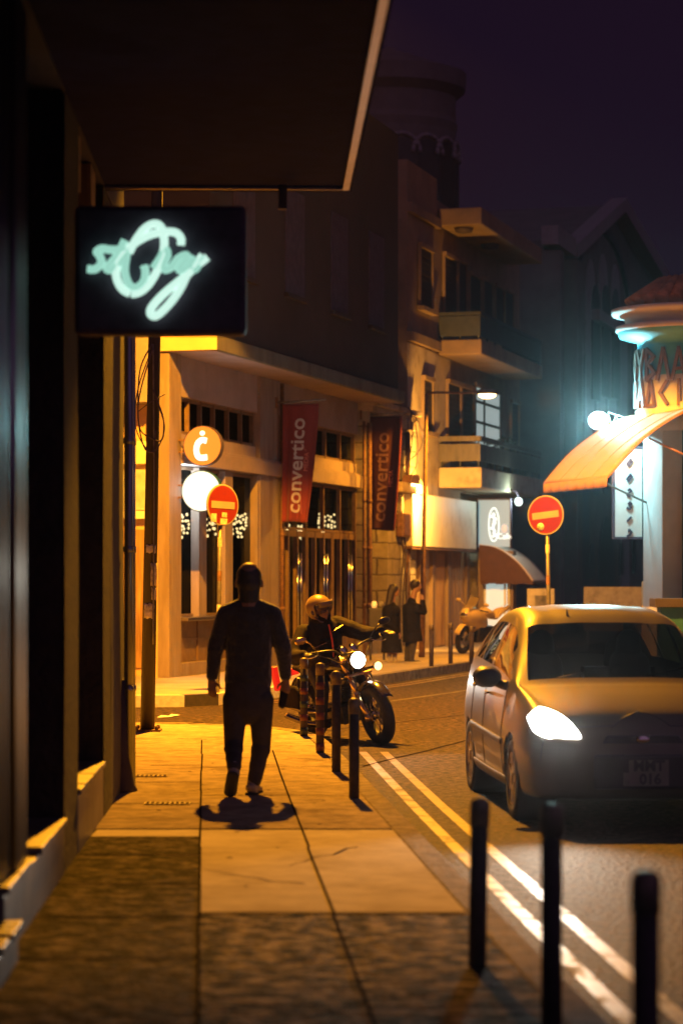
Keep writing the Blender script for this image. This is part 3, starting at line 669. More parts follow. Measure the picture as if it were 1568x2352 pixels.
# ------------------------------------------------------------------ hanging banners
def banner(u, z_top, length, v0, v1, drift, twist, label, textmat, fold, lean=0, cloth='cloth_red'):
    t = thing('banner', label, 'banner', CF(u, (v0+v1)/2, z_top), group='vertical banners on the corner building')
    def P(s, tt):                                     # s across 0..1, tt from the top 0..1
        k = tt**1.4; wv = fold*(math.sin(9*s+2.2*tt+u)*.6+math.sin(17*s-1.3*tt)*.4)*(.35+tt)
        v = v0+(v1-v0)*s*(1-twist*k)+drift*k
        return CF(u+lean*k+wv, v, z_top-.035-length*tt+.012*math.sin(5*s)*tt)
    m = MB(); m.grid(P, 28, 40); m.build('cloth', M[cloth], t, solid=.006)
    m = MB(); m.tube([CF(u, -.02, z_top), CF(u, v1+.14, z_top+.03)], .019, 8); m.build('rod', M['galv'], t)
    m = MB(); m.box((u-.05, -.015, z_top-.1), (u+.05, .03, z_top+.1), CF); m.build('bracket', M['rust'], t)
    def on(s, tt, h=.012):
        return P(s, tt)-CF.u*h
    def word(body, size, tt0, sx, mt, bold=0.0, name='lettering'):
        fl = Fr((0, 0, 0), (1, 0, 0), (0, 1, 0)); w = text_mb(body, size, fl, .004, bold=bold, align='LEFT')
        wd = v1-v0
        # text runs upwards: text x -> up, text y -> towards the wall
        m = MB(); m.add([on(sx-p.z/wd, tt0-p.x/length, .012+p.y*.5) for p in w.v], w.f); m.build(name, M[mt], t)
    return t, word, on
t, word, on = banner(pu(634), 5.12, 2.22, .13, .84, -.02, .28, 'dark red banner with bright white lettering hanging from a pale rod under the canopy', 'letter_pale', .05)
word('convertico', .415, .93, .46, 'letter_pale', .006)
word('MEDIA', .12, .57, .74, 'letter_thin')
m = MB()
for a, b in ((.40, .34), (.93, .62)):
    pts = [on(.72-.02*k, a+(b-a)*k/8, .014) for k in range(9)]; m.tube(pts, .004, 4)
m.build('rule', M['letter_thin'], t)
M['cloth_shade'] = mat('shaded red banner cloth', (.055, .010, .013), .85, var=.15, scale=3)  # the second banner hangs unlit: its shade is put into the cloth colour
M['letter_shade'] = mat('shaded banner lettering', (.17, .085, .075), .85, var=.2, scale=18)  # lettering darkened in colour to match the shaded cloth
t, word, on = banner(pu(829), 5.28, 2.42, .12, .86, -.06, .12, 'shaded red banner with dim lettering in front of the pale stone house', 'letter_pale', .02, cloth='cloth_shade')
word('convertico', .44, .93, .50, 'letter_shade' if 'letter_shade' in M else 'letter_pale', .006)
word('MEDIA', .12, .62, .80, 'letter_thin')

# ------------------------------------------------------------------ no entry signs
def no_entry(c, base, r, yaw, tilt, label, sticks):
    t = thing('road_sign', label, 'road sign', base)
    u = V(math.cos(yaw), math.sin(yaw), 0); nrm = V(math.sin(yaw), -math.cos(yaw), 0)
    f0 = Fr(c, u, V(0, 0, 1), nrm); ca, sa = math.cos(tilt), math.sin(tilt)
    f2 = Fr(c, f0.u*ca+f0.v*sa, f0.v*ca-f0.u*sa, nrm)
    m = MB(); m.lathe([(0, -.02), (r, -.02), (r, 0), (r*.93, .003), (r*.925, .001)], f2, 48, smooth=False); m.build('rim', M['sign_white'], t)
    m = MB(); m.lathe([(r*.93, -.004), (r*.93, .0035), (0, .0045)], f2, 48, smooth=False); m.build('face', M['red'], t)
    m = MB(); m.box((-r*.74, -r*.17, .005), (r*.74, r*.17, .008), f2); m.build('bar', M['sign_white'], t, bevel=.002)
    top = c-nrm*.05+V(0, 0, r*.5)
    m = MB(); m.tube([base, base.lerp(top, .5), top], .031, 12); m.build('post', M['galv'], t)
    m = MB()
    for q in (-.14, .14): m.box((-.07, q-.02, -.07), (.07, q+.02, -.021), f2)
    m.build('clamp', M['galv'], t)
    for (a, b, w, h) in sticks:
        m = MB(); m.box((a-w/2, b-h/2, .006), (a+w/2, b+h/2, .0085), f2); m.build('sticker', M['sticker'], t, bevel=.0)
    for k in range(4):
        z = .25+.17*k; p = base.lerp(top, z); m = MB(); m.lathe([(.033, -.07), (.034, -.06), (.034, .06), (.033, .07)], Fr(p, (1, 0, 0), (0, 1, 0), (top-base)), 12); m.build('sticker', M['sticker' if k % 2 else 'rust'], t)
    return t, f2
Y1 = 34.55; b1 = W(500, 1592, Y1); b1.z = .165
t, f2 = no_entry(W(512, 1160, Y1), b1, .298, R(44), R(-2), 'stickered no entry sign turned sideways, overlapping the blank white disc', [(-.17, -.19, .10, .12), (.03, -.14, .09, .07), (.02, -.235, .13, .085)])
b2 = W(1262, 1590, 36.7); b2.z = .14
t, f2 = no_entry(W(1252, 1183, 36.7), b2, .30, R(-30), R(6), 'no entry sign below the orange awning, behind the car', [])
m = MB(); m.lathe([(0, .0055), (.062, .0055), (.062, .007), (0, .008)], Fr(f2(-.10, -.17, 0), f2.u, f2.v, f2.w), 24); m.build('sticker', M['sticker'], t)

m = MB(); m.grid(lambda s, q: on(.985+.085*s, q, .004+.05*math.sin(s*2.4)), 6, 30); m.build('lit_fold', M['cloth_red'], [o for o in C.objects if o.name.startswith('banner') and o.type == 'EMPTY'][-1], solid=.005)  # bright strip painted as the lit fold along the banner's edge
# ================================================================== old stone house between the two big buildings
sb = thing('stone_house', 'narrow pale stone house lit bright yellow between the canopy building and the balcony house', 'building', CF(14, 0, .16))
u0, u1 = 11.97, 15.98
nu0, nu1 = pu(851, .2), pu(890, .2)
m = MB(); m.box((u0, -3, .16), (nu0, .2, 5.35), CF); m.box((nu1, -3, .16), (u1, .2, 5.35), CF); m.box((nu0+.001, -3, 4.7), (nu1-.001, .198, 5.349), CF); m.build('wall', M['stone'], sb)
m = MB(); m.box((nu0, -.6, .16), (nu1, -.15, 4.7), CF); m.build('shadowed_niche', M['brick_shade'], sb)  # recessed niche whose cast shadow is painted as dark brick
m = MB(); m.box((u0-.002, -.5, 5.352), (u1, .26, 5.48), CF); m.box((u0-.002, -.5, 5.482), (u1, .36, 5.60), CF); m.build('cornice', M['plaster_y'], sb, bevel=.02)
for k in range(9):
    a = u0+.25+k*.42; m = MB(); m.box((a, .202, 5.15), (a+.18, .32, 5.35), CF); m.build('corbel', M['plaster_y'], sb)
m = MB(); a, b = pu(893, .2), pu(958, .2); m.box((a, .203, 3.70), (15.9, .50, 3.92), CF); m.build('ledge', M['plaster_y'], sb, bevel=.02)
for x, r in ((848, .05), (836, .035), (936, .06)):
    a = pu(x, .25); m = MB(); m.tube([CF(a, .25, .2), CF(a, .25, 5.1)], r, 8)
    for z in (1.2, 2.4, 3.4): m.tube([CF(a, .25, z), CF(a, .25, z+.08)], r*1.25, 8)
    m.build('downpipe', M['rust'], sb)
a = pu(918, .25)                                      # meter box
m = MB(); m.box((a-.22, .21, 2.72), (a+.5, .40, 3.25), CF); m.build('meter_box', M['rust'], sb, bevel=.05)
for dx, dy in ((0, 0), (.25, 5), (.6, -4)):
    pts = [CF(a+dx, .28, 2.75), CF(a+dx+.1, .3, 2.3), CF(a+dx-.05, .27, 1.4), CF(a+dx, .27, .3)]; cable(pts, .022, 'cable', sb)
for pts in ([(938, 935), (955, 985), (958, 1060), (938, 1100)], [(942, 940), (946, 1010), (936, 1075), (935, 1110)], [(905, 928), (940, 940), (968, 990), (965, 1030), (938, 1060)], [(936, 960), (937, 1020), (936, 1100)]):
    cable([CF(*(lambda q: (q[0], .42, q[1]))(CF.px(x, y, .42))) for x, y in pts], .013, 'cable', sb)
# small flood lamp on the ledge that lights the corner
lu, lz = CF.px(944, 1110, .45)
wl = thing('wall_lamp', 'small brown wall lamp on the bright ledge of the stone house', 'lamp', CF(lu, .45, lz))
lf = Fr(CF(lu, .45, lz), CF.u, CF.v)
m = MB(); m.prism([(-.5, 0), (-.35, .16), (.2, .2), (.55, .04), (.5, -.02)], lf, -.1, .12, axis='v'); m.build('hood', M['rust'], wl, bevel=.02)
m = MB(); m.box((-.2, -.08, -.06), (.45, .1, -.022), lf); m.build('lens', M['e_lamp'], wl)
m = MB(); m.tube([lf(-.3, -.05, 0), lf(-.35, -.2, -.1)], .02, 8); m.build('bracket', M['rust'], wl)

# ================================================================== balcony house
bh = thing('balcony_house', 'tan apartment house with three concrete balcony slabs and dark shutters', 'building', CF(22, -2, .16))
BE = 28.8
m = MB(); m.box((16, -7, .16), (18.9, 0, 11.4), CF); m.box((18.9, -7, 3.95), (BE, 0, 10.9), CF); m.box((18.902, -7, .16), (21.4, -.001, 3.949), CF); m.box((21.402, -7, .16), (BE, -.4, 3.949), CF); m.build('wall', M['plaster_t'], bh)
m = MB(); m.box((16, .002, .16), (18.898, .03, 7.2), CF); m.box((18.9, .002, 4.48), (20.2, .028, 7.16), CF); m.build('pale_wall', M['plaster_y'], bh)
for z in (7.25, 10.2): 
    m = MB(); m.box((15.98, .002, z), (18.9, .12, z+.22), CF); m.build('string_course', M['plaster_t'], bh)
def bwin(x0, x1, y0, y1, mt='shutter', sill=True, v=0.0, name='shutter', slats=True):
    a, b = pu(x0, v), pu(x1, v); z1 = CF.px(x0, y0, v)[1]; z0 = CF.px(x0, y1, v)[1]
    m = MB(); m.box((a, v+.032, z0), (b, v+.06, z1), CF)
    if slats:
        n = int((z1-z0)/.14)
        for k in range(n): z = z0+.06+k*(z1-z0-.1)/n; m.box((a+.05, v+.061, z), (b-.05, v+.075, z+.06), CF)
    w_ = m.build(name, M[mt], bh)
    m = MB()
    for q0, q1 in ((a-.08, a), (b, b+.08)): m.box((q0, v+.03, z0), (q1, v+.10, z1), CF)
    m.box((a-.08, v+.031, z1), (b+.08, v+.14, z1+.1), CF)
    if sill: m.box((a-.14, v+.031, z0-.1), (b+.14, v+.2, z0-.002), CF)
    m.build('frame', M['plaster_t'], w_)
    return a, b, z0, z1
bwin(958, 985, 567, 703); bwin(966, 986, 872, 990)
for x0, x1, y0, y1 in ((1014, 1042, 588, 740), (1046, 1064, 600, 745), (1072, 1097, 632, 760), (1104, 1124, 644, 765), (1131, 1150, 658, 775), (1153, 1172, 668, 785)): bwin(x0, x1, y0, y1, sill=False)
bwin(1022, 1050, 880, 1000, sill=False); bwin(1054, 1080, 890, 1005, sill=False); bwin(1168, 1184, 925, 1020, sill=False)
a, b, z0, z1 = bwin(1083, 1142, 888, 1015, 'e_curt', False, name='lit_window', slats=False)
m = MB()
for q in (a, a+(b-a)*.34, b-.07): m.box((q, .063, z0), (q+.09, .10, z1), CF)
for z in (z0+(z1-z0)*.35, z0+(z1-z0)*.72): m.box((a, .064, z), (b, .095, z+.07), CF)
m.build('glazing_bars', M['shutter'], bh)
m = MB(); n = 40; m.grid(lambda s, t: CF(a+.1+(b-a-.2)*s, .061+.012*math.sin(s*60), z0+.05+(z1-z0-.1)*t), n, 1)
B0, B1, BV = 18.92, 26.5, 1.09
def slab(z0, z1, name='balcony', rail=None, rz=(0, 0), tops=None, mt='plaster_y'):
    m = MB(); m.box((B0, .035, z0), (B1, BV, z1), CF); s_ = m.build(name, M[mt], bh, bevel=.03)
    if rail:
        m = MB(); m.box((B0+.04, .04, rz[0]), (B0+.07, BV-.04, rz[1]), CF); m.box((B0+.08, BV-.07, rz[0]), (B1, BV-.04, rz[1]), CF); m.box((B1-.03, .04, rz[0]), (B1-.001, BV-.08, rz[1]), CF)
        m.build('railing_sheet', M[rail], s_)
        m = MB(); m.box((B0+.02, .04, tops[0]), (B0+.1, BV-.03, tops[1]), CF); m.box((B0+.102, BV-.1, tops[0]), (B1, BV-.02, tops[1]), CF); m.build('top_rail', M[rail], s_)
        m = MB()
        for k in range(9):
            q = B0+.06+(B1-B0-.1)*k/8; m.tube([CF(q, BV-.085, z1), CF(q, BV-.085, tops[0])], .022, 6)
        for q in (.1, .55): m.tube([CF(B0+.085, q, z1), CF(B0+.085, q, tops[0])], .022, 6)
        m.build('railing_post', M['rail_dark'], s_)
    return s_
slab(3.98, 4.47, rail='rail', rz=(4.62, 5.03), tops=(5.1, 5.22))
slab(7.17, 7.54, rail='rail_dark', rz=(7.62, 8.1), tops=(8.12, 8.2), mt='plaster_t')
slab(10.28, 10.7, name='roof_slab', mt='plaster_t')
for q in (19.4, 22.4):
    m = MB(); m.lathe([(0, -.12), (.2, -.1), (.24, 0), (0, 0)], Fr(CF(q, .55, 10.278), CF.u, CF.v), 12); m.build('ceiling_lamp', M['black'], bh)
# flower pots and washing seen behind the railings
def on_balc(px, y, v, z): return CF(pu(px, v), v, z)
for i, (px_, z, h) in enumerate(((1150, 4.48, .55), (1165, 4.48, .7))):
    p = on_balc(px_, 0, .5, z); t = thing('potted_plant', ('low dark potted plant', 'taller dark potted plant')[i]+' behind the lower balcony railing', 'potted plant', p)
    m = MB(); f_ = Fr(p, (1, 0, 0), (0, 1, 0)); m.lathe([(0, 0), (.13, 0), (.18, .3), (.15, .3), (0, .27)], f_, 14); m.build('pot', M['rust'], t)
    m = MB()
    for k in range(90):
        q = V(random.gauss(0, .16), random.gauss(0, .16), .35+random.random()*h); d_ = V(random.gauss(0, 1), random.gauss(0, 1), random.gauss(0, 1)).normalized(); e_ = d_.orthogonal().normalized()
        m.add([p+q, p+q+d_*.06+e_*.03, p+q+d_*.13, p+q+d_*.06-e_*.03], [(0, 1, 2, 3)])
    m.build('leaves', mat('dark leaves', (.05, .07, .035), .6), t)
# shop sign box and old doors below
s0, s1 = pu(946, .4), pu(1091, .4)
so = thing('sign_box', 'blank cream sign box above the old wooden doors, half bright and half shaded', 'sign', CF((s0+s1)/2, .2, 2.55))
m = MB(); m.box((s0, .035, 2.53), (s1, .42, 3.72), CF); m.build('box', M['cream'], so, bevel=.01)
m = MB(); m.box((s0-.02, .05, 2.47), (s1+.02, .40, 2.527), CF); m.build('frame', M['rust'], so)
dx = [962, 984, 1016, 1040, 1062, 1090]
for x in (953, 982, 1018, 1061, 1093):
    a = pu(x); MB().box((a, .033, .16), (a+.3, .12, 2.46), CF).build('door_frame', M['plaster_t'], bh)
for x0, x1, mt in ((986, 1015, 'wood_old'), (1021, 1059, 'wood_old'), (1064, 1090, 'plaster_y')):
    a, b = pu(x0)+.3, pu(x1)
    m = MB(); m.box((a, .034, .18), (b, .06, 2.45), CF); n = 5
    for k in range(n): q = a+(b-a)*(k+.5)/n; m.box((q-.03, .061, .2), (q+.03, .075, 2.4), CF)
    m.build('door', M[mt], bh)
# cafe at the end
cf = thing('cafe_front', 'small cafe front with a glowing blue window sign under the balcony', 'shopfront', CF(22, 0, .16))
cu = 22.0
G = Fr(CF(cu, 0, 0), CF.v, -CF.u)                   # faces the camera: along = out from the wall
m = MB(); m.box((.33, -.06, 2.6), (1.14, 0, 3.78), G); m.build('window_sign', M['e_shop'], cf)
m = MB(); m.box((.30, -.08, 2.56), (.329, .02, 3.82), G); m.box((1.141, -.08, 2.56), (1.17, .02, 3.82), G); m.box((.33, -.08, 3.781), (1.14, .02, 3.82), G); m.build('frame', M['black'], cf)
m = MB()
for k in range(28):
    q0, q1 = 2*math.pi*k/28, 2*math.pi*(k+1)/28
    m.tube([G(.73+.13*math.cos(q0), .012, 3.16+.42*math.sin(q0)), G(.73+.13*math.cos(q1), .012, 3.16+.42*math.sin(q1))], .012, 5, caps=False)
for k in range(6): m.tube(bez([G(.69+.05*math.sin(k*2.1), .012, 2.86+.1*k), G(.76+.03*math.cos(k*1.7), .012, 2.90+.1*k), G(.71, .012, 2.95+.1*k)], 5), .02, 5)
m.build('oval_emblem', M['e_letter'], cf)
m = text_mb('Cafe', .2, Fr(G(1.0, .01, 2.86), G.u, G.v), .01); m.build('lettering', M['e_letter'], cf)
m = MB(); m.ell(G(1.0, .01, 3.06), .1, .02, .12, 12, fr=G); m.build('blue_spot', M['e_blue'], cf)
m = MB(); m.box((.3, -.5, .16), (1.2, -.1, 2.5), G); m.build('wall', M['plaster_t'], cf)
m = MB(); m.box((.5, -.098, .3), (1.05, -.06, 1.95), G); m.build('lit_door', emit('pale lit doorway', (.62, .86, .84), .5), cf)
m = MB()
for q in (.47, .98, 1.08): m.box((q, -.058, .3), (q+.05, -.02, 1.95), G)
m.build('door_frame', M['white'], cf)
aw = thing('awning', 'small rounded rust and cream awning with a scalloped edge over the cafe door', 'awning', CF(22, .6, 2.6))
prof = bez([(.42, 2.66, 0), (.85, 2.58, 0), (1.25, 2.34, 0), (1.55, 2.05, 0), (1.78, 1.74, 0)], 6)
prof = [(p.x, p.y) for p in prof]
m = MB(); m.grid(lambda s, t: CF(cu-.35+2.1*s, prof[min(len(prof)-1, int(t*(len(prof)-1)+.5))][0], prof[min(len(prof)-1, int(t*(len(prof)-1)+.5))][1]), 6, len(prof)-1); m.build('cover', M['awning_pale'], aw, solid=.012)
m = MB(); m.prism([(.45, 1.72)]+[(a, b-.01) for a, b in prof], Fr(CF(cu-.34, 0, 0), CF.v, CF.u), 0, .015, axis='v')
m.build('side_panel', M['awning_red'], aw)
m = MB()
for k in range(7):
    a = .48+k*.19; m.box((a, -.008, 1.66+.02*(k % 2)), (a+.18, .012, 1.73), Fr(CF(cu-.36, 0, 0), CF.v, CF.u))
m.grid(lambda s, t: CF(cu-.36+2.1*s, 1.785, 1.73-t*(.09+.03*abs(math.sin(s*22)))), 40, 1); m.build('valance', M['awning_red'], aw, solid=.008)
gp = CF(cu+.2, 1.32, 3.74)
gl = thing('globe_lamp', 'round white globe lamp under the lower balcony', 'lamp', gp)
m = MB(); m.ell(gp, .105, .105, .115); m.build('globe', M['e_white'], gl)
m = MB(); m.tube([gp+V(0, 0, .1), gp+V(-.05, 0, .25), gp+V(-.2, .05, .3)], .018, 8); m.build('bracket', M['black'], gl)

# ------------------------------------------------------------------ street lamp
lp0 = W(968, 1510, 50.3); lp0.z = .165; lt = W(979, 904, 50.3)
sl = thing('street_lamp', 'thin street lamp with side arm and lit oval head before the balcony house', 'street lamp', lp0)
m = MB(); m.tube([lp0, lp0.lerp(lt, .3), lp0.lerp(lt, .31), lt], [.065, .06, .045, .036], 12); m.build('pole', M['rust'], sl)
hd = W(1118, 905, 50.1)
m = MB(); m.tube(bez([lt+V(0, 0, -.05), lt+V(.15, 0, .02), lt.lerp(hd, .6)+V(0, 0, .02), hd+V(-.12, 0, .07)], 6), .026, 8); m.build('arm', M['rust'], sl)
hf = Fr(hd, (1, 0, 0), (0, 1, 0))
m = MB(); m.lathe([(0, .13), (.10, .12), (.17, .07), (.2, .0), (.19, -.01), (0, .02)], hf, 20, sx=1.15); h_ = m.build('lamp_head', M['rust'], sl)
m = MB(); m.lathe([(.17, .0), (.16, -.05), (.09, -.085), (0, -.095)], hf, 20, sx=1.08); m.build('lens', M['e_lamp'], h_)

# ================================================================== church
ch = thing('church', 'dim stone church front with a pointed gable and arched windows behind the houses', 'church', CF(44, 0, 0))
m = MB()
gy = lambda x, y: CF.px(x, y, 0.0)
el, ap, er = gy(1285, 578), gy(1400, 472), gy(1502, 640)
cl = gy(1247, 578)
m.prism([(cl[0], 0), (er[0]+4, 0), (er[0]+4, er[1]), (er[0], er[1]), ap, el, (cl[0], el[1])], CF, -9, 0, axis='v'); m.build('wall', M['church'], ch)
def band(mb, pts, w, v0, v1):
    for p, q in zip(pts, pts[1:]):
        p, q = Vector(p), Vector(q); t_ = (q-p).normalized(); n_ = Vector((-t_.y, t_.x))*w/2
        mb.prism([tuple(p-n_), tuple(q-n_), tuple(q+n_), tuple(p+n_)], CF, v0, v1, axis='v')
m = MB(); band(m, [(cl[0]-.3, el[1]+.1), (el[0], el[1]+.1)], .55, .0, .5); band(m, [el, ap], .42, .002, .55); band(m, [ap, er], .5, .004, .55); m.build('gable_coping', M['church_trim'], ch)
def arch(x, y, w, h, mt, v0=.01, v1=.05, name='window', frame=None):        # round-headed opening given by the pixel of its head
    u, z = gy(x, y); r = w/2
    pts = [(u+r*math.cos(q), z-r+r*1.25*math.sin(q)) for q in [math.pi*k/12 for k in range(13)]]+[(u-r, z-h), (u+r, z-h)]
    m = MB(); m.prism(pts, CF, v0, v1, axis='v'); return m.build(name, M[mt], ch)
# big blind arch
U_, Z_ = gy(1385, 640); m = MB()
wl_, hr = 6.2, 4.2; base = 2
pts = [(U_-wl_, base)]+[(U_-wl_*math.cos(q), 9.2+hr*1.02*math.sin(q)) for q in [math.pi*k/16 for k in range(17)]]+[(U_+wl_, base)]
band(m, pts, .3, .003, .12); m.build('blind_arch', M['church_dark'], ch)
for x, y in ((1352, 610), (1381, 598), (1410, 622)): arch(x, y, 1.7, 3.0, 'church_trim', .01, .06, 'tracery')
for x, y in ((1362, 668), (1385, 668), (1408, 676)): arch(x, y, 1.5, 3.6, 'church_dark', .06, .1)
m = MB(); a, z = gy(1352, 735); b, z2 = gy(1420, 748); m.box((a, .02, z), (b+2, .35, z+.35), CF); m.build('string_course', M['church_trim'], ch)
for k in range(5): arch(1325+k*26, 748+k*3, 1.6, 3.0, 'church_trim', .008, .05, 'blind_arcade')
for k in range(6): arch(1345+k*22, 815+k*3, 1.1, 4.6, 'church_dark', .008, .03, 'lancet_window')
arch(1390, 1215, 3.4, 6, 'church_dark', .01, .04, 'door')
arch(1336, 1130, 2.2, 5.0, 'church_dark', .01, .04); arch(1432, 1130, 1.8, 5.0, 'church_trim', .01, .05)
for x in (1356, 1424): arch(x, 1255, 1.0, 1.0, 'church_dark', .011, .05)
m = MB(); a = gy(1285, 800)[0]; m.box((a-.4, .0, 0), (a+.5, .6, el[1]-.3), CF); m.box((cl[0], .0, 0), (cl[0]+.6, .5, el[1]-.3), CF); m.build('buttress', M['church'], ch)
tw = thing('bell_tower', 'faint round bell tower with arched openings rising behind the rooftops', 'tower', (1.55, 90, 0))
f_ = Fr((1.7, 90, 0), (1, 0, 0), (0, 1, 0))
m = MB(); m.lathe([(2.55, 0), (2.55, 18.3), (2.62, 18.6), (2.55, 18.8), (2.55, 19.6), (2.9, 19.9), (2.95, 20.5), (2.6, 20.6), (0, 21.6)], f_, 40, smooth=False); m.build('shaft', M['church'], tw)
for k in range(10):
    q = -math.pi/2+(k-4.5)*2*math.pi/10*.62; c_ = f_(2.56*math.cos(q), 2.56*math.sin(q), 0); ff = Fr(c_, (-math.sin(q), math.cos(q), 0), (math.cos(q), math.sin(q), 0))
    pts = [(.55*math.cos(a), 17.2+.6*math.sin(a)) for a in [math.pi*j/10 for j in range(11)]]+[(-.55, 13.4), (.55, 13.4)]
    m = MB(); m.prism(pts, ff, -.1, .05, axis='v'); o_ = m.build('opening', M['church_dark'], tw)
    m = MB()
    for j in range(10):
        a0, a1 = math.pi*j/10, math.pi*(j+1)/10
        m.tube([ff(.66*math.cos(a0), .04, 17.25+.7*math.sin(a0)), ff(.66*math.cos(a1), .04, 17.25+.7*math.sin(a1))], .08, 5)
    m.build('surround', M['church_trim'], o_)

# ================================================================== corner shop on the right
KW = Fr((4.98, 40, 0), (.283, -.959, 0), (-.959, -.283, 0))      # along the wall towards the camera, out to the left
ks_ = thing('corner_shop', 'white and teal corner shop with raised dark letters and tiled roof at the right edge', 'building', KW(1.5, -1.5, .14))
TC = V(5.62, 39.15, 0); tf = Fr(TC, (1, 0, 0), (0, 1, 0)); TR = .82
m = MB(); m.lathe([(TR*1.08, 4.15), (TR*1.12, 4.3), (TR*1.02, 4.38), (TR*1.06, 4.5), (TR, 4.56), (TR, 5.55)], tf, 40); m.build('drum', M['white_stucco'], ks_)
m = MB(); m.lathe([(TR+.003, 5.05), (TR+.006, 5.552)], tf, 40); m.lathe([(TR, 5.553), (TR+.02, 5.62), (TR+.30, 5.70), (TR+.33, 5.78)], tf, 40); m.build('flood_tint_band', M['teal'], ks_)  # the floodlight's teal on the upper drum is painted as a band
m = MB(); m.lathe([(TR+.33, 5.781), (TR+.36, 5.80), (TR+.36, 5.87), (TR+.2, 5.88)], tf, 40); m.lathe([(TR+.2, 5.88), (TR+.22, 6.02), (TR+.42, 6.06), (TR+.44, 6.14), (TR+.1, 6.16), (0, 6.17)], tf, 40); m.build('cornice', M['white_stucco'], ks_)
roof = MB(); 
for k in range(26):                                  # barrel tiles on the round eave
    q = 2*math.pi*k/26; e = (math.cos(q), math.sin(q))
    roof.tube([tf((TR+.16)*e[0], (TR+.16)*e[1], 6.22), tf(.45*e[0], .45*e[1], 6.62)], [.115, .07], 8)
roof.lathe([(TR+.1, 6.172), (.1, 6.6), (0, 6.62)], tf, 30); roof.build('roof', M['tile'], ks_)
m = MB(); m.box((.0, -3.5, .14), (.78, 0, 4.3), KW); m.build('pillar', M['white_stucco'], ks_, bevel=.015)
m = MB(); m.box((.78, -3.4, .14), (9, -.35, 4.3), KW); m.build('wall', M['teal_dark'], ks_)
m = MB(); m.box((.95, -.348, 1.0), (1.12, -.30, 4.1), KW); m.box((1.4, -.348, .2), (1.55, -.28, 4.1), KW); m.box((2.2, -.348, .2), (2.5, -.28, 4.1), KW); m.build('door_frame', M['teal'], ks_)
m = MB(); m.box((1.16, -.347, .2), (1.38, -.31, 3.2), KW); m.box((1.56, -.347, .3), (2.18, -.32, 3.4), KW); m.build('door', M['teal_dark'], ks_)
for a_ in (2.8, 4.8, 6.8):
    m = MB(); m.box((a_, -.346, .95), (a_+1.7, -.33, 3.3), KW); w_ = m.build('window', M['glass_dark'], ks_)
    m = MB()
    for q in (a_, a_+.82, a_+1.64): m.box((q, -.328, .95), (q+.07, -.27, 3.3), KW)
    m.box((a_-.05, -.345, .86), (a_+1.76, -.22, .945), KW); m.box((a_-.05, -.345, 3.302), (a_+1.76, -.25, 3.4), KW); m.build('frame', M['teal'], w_)
m = MB(); m.box((.79, -.34, 4.31), (9, .12, 4.6), KW); m.box((-.1, -3.4, 4.305), (.79, .1, 4.5), KW); m.box((.79, -3.4, 4.602), (9, -.1, 6.1), KW); m.build('wall', M['white_stucco'], ks_)
m = MB(); m.box((-.10, -.02, .14), (-.002, -.3, 1.75), KW); m.build('post', M['render_orange'], ks_)
def ring_text(body, z, size, q0, dq, name='lettering'):
    for i, chx in enumerate(body):
        if chx == ' ': continue
        q = q0+dq*i; c_ = tf((TR+.012)*math.cos(q), (TR+.012)*math.sin(q), z); ff = Fr(c_, (-math.sin(q), math.cos(q), 0), (math.cos(q), math.sin(q), 0))
        t_ = MB(); S = size/2; st = .026
        G_ = {'\u03a5': [[(-.7, 1), (0, 0)], [(.7, 1), (0, 0)], [(0, 0), (0, -1)]], '\u0392': [[(-.5, -1), (-.5, 1)], [(-.5, 1), (.5, .5), (-.3, .05), (.6, -.5), (-.5, -1)]],
              '\u039b': [[(-.7, -1), (0, 1), (.7, -1)]], '\u0391': [[(-.7, -1), (0, 1), (.7, -1)], [(-.4, -.35), (.4, -.35)]], '\u039a': [[(-.5, -1), (-.5, 1)], [(.6, 1), (-.4, 0), (.6, -1)]],
              '\u0399': [[(0, -1), (0, 1)]], '\u0394': [[(-.7, -1), (0, 1), (.7, -1), (-.7, -1)]], '\u0395': [[(.5, .9), (-.5, 0), (.5, -.9)]], '\u03a3': [[(.6, 1), (-.6, .8), (.15, 0), (-.6, -.8), (.6, -1)]],
              '\u03a0': [[(-.6, -1), (-.6, 1), (.6, 1), (.6, -1)]], '\u039f': [[(0, 1), (.6, 0), (0, -1), (-.6, 0), (0, 1)]]}[chx]
        for path in G_:
            for p, r in zip(path, path[1:]):
                p, r = Vector(p)*S, Vector(r)*S; p.x *= .62; r.x *= .62
                d_ = (r-p).normalized(); n_ = Vector((-d_.y, d_.x))*st; p -= d_*st*.6; r += d_*st*.6
                t_.prism([tuple(p-n_), tuple(r-n_), tuple(r+n_), tuple(p+n_)], ff, .0, .05, axis='v')
        t_.build('letter', M['letter_dark'], ks_)
ring_text('\u039f\u03a5\u0392\u039b\u0391\u039a\u0399', 5.22, .50, math.pi+.02, .305)
ring_text('\u03a0\u0391\u0394\u0395\u0399\u0391\u03a3', 4.76, .40, math.pi+.04, .30)
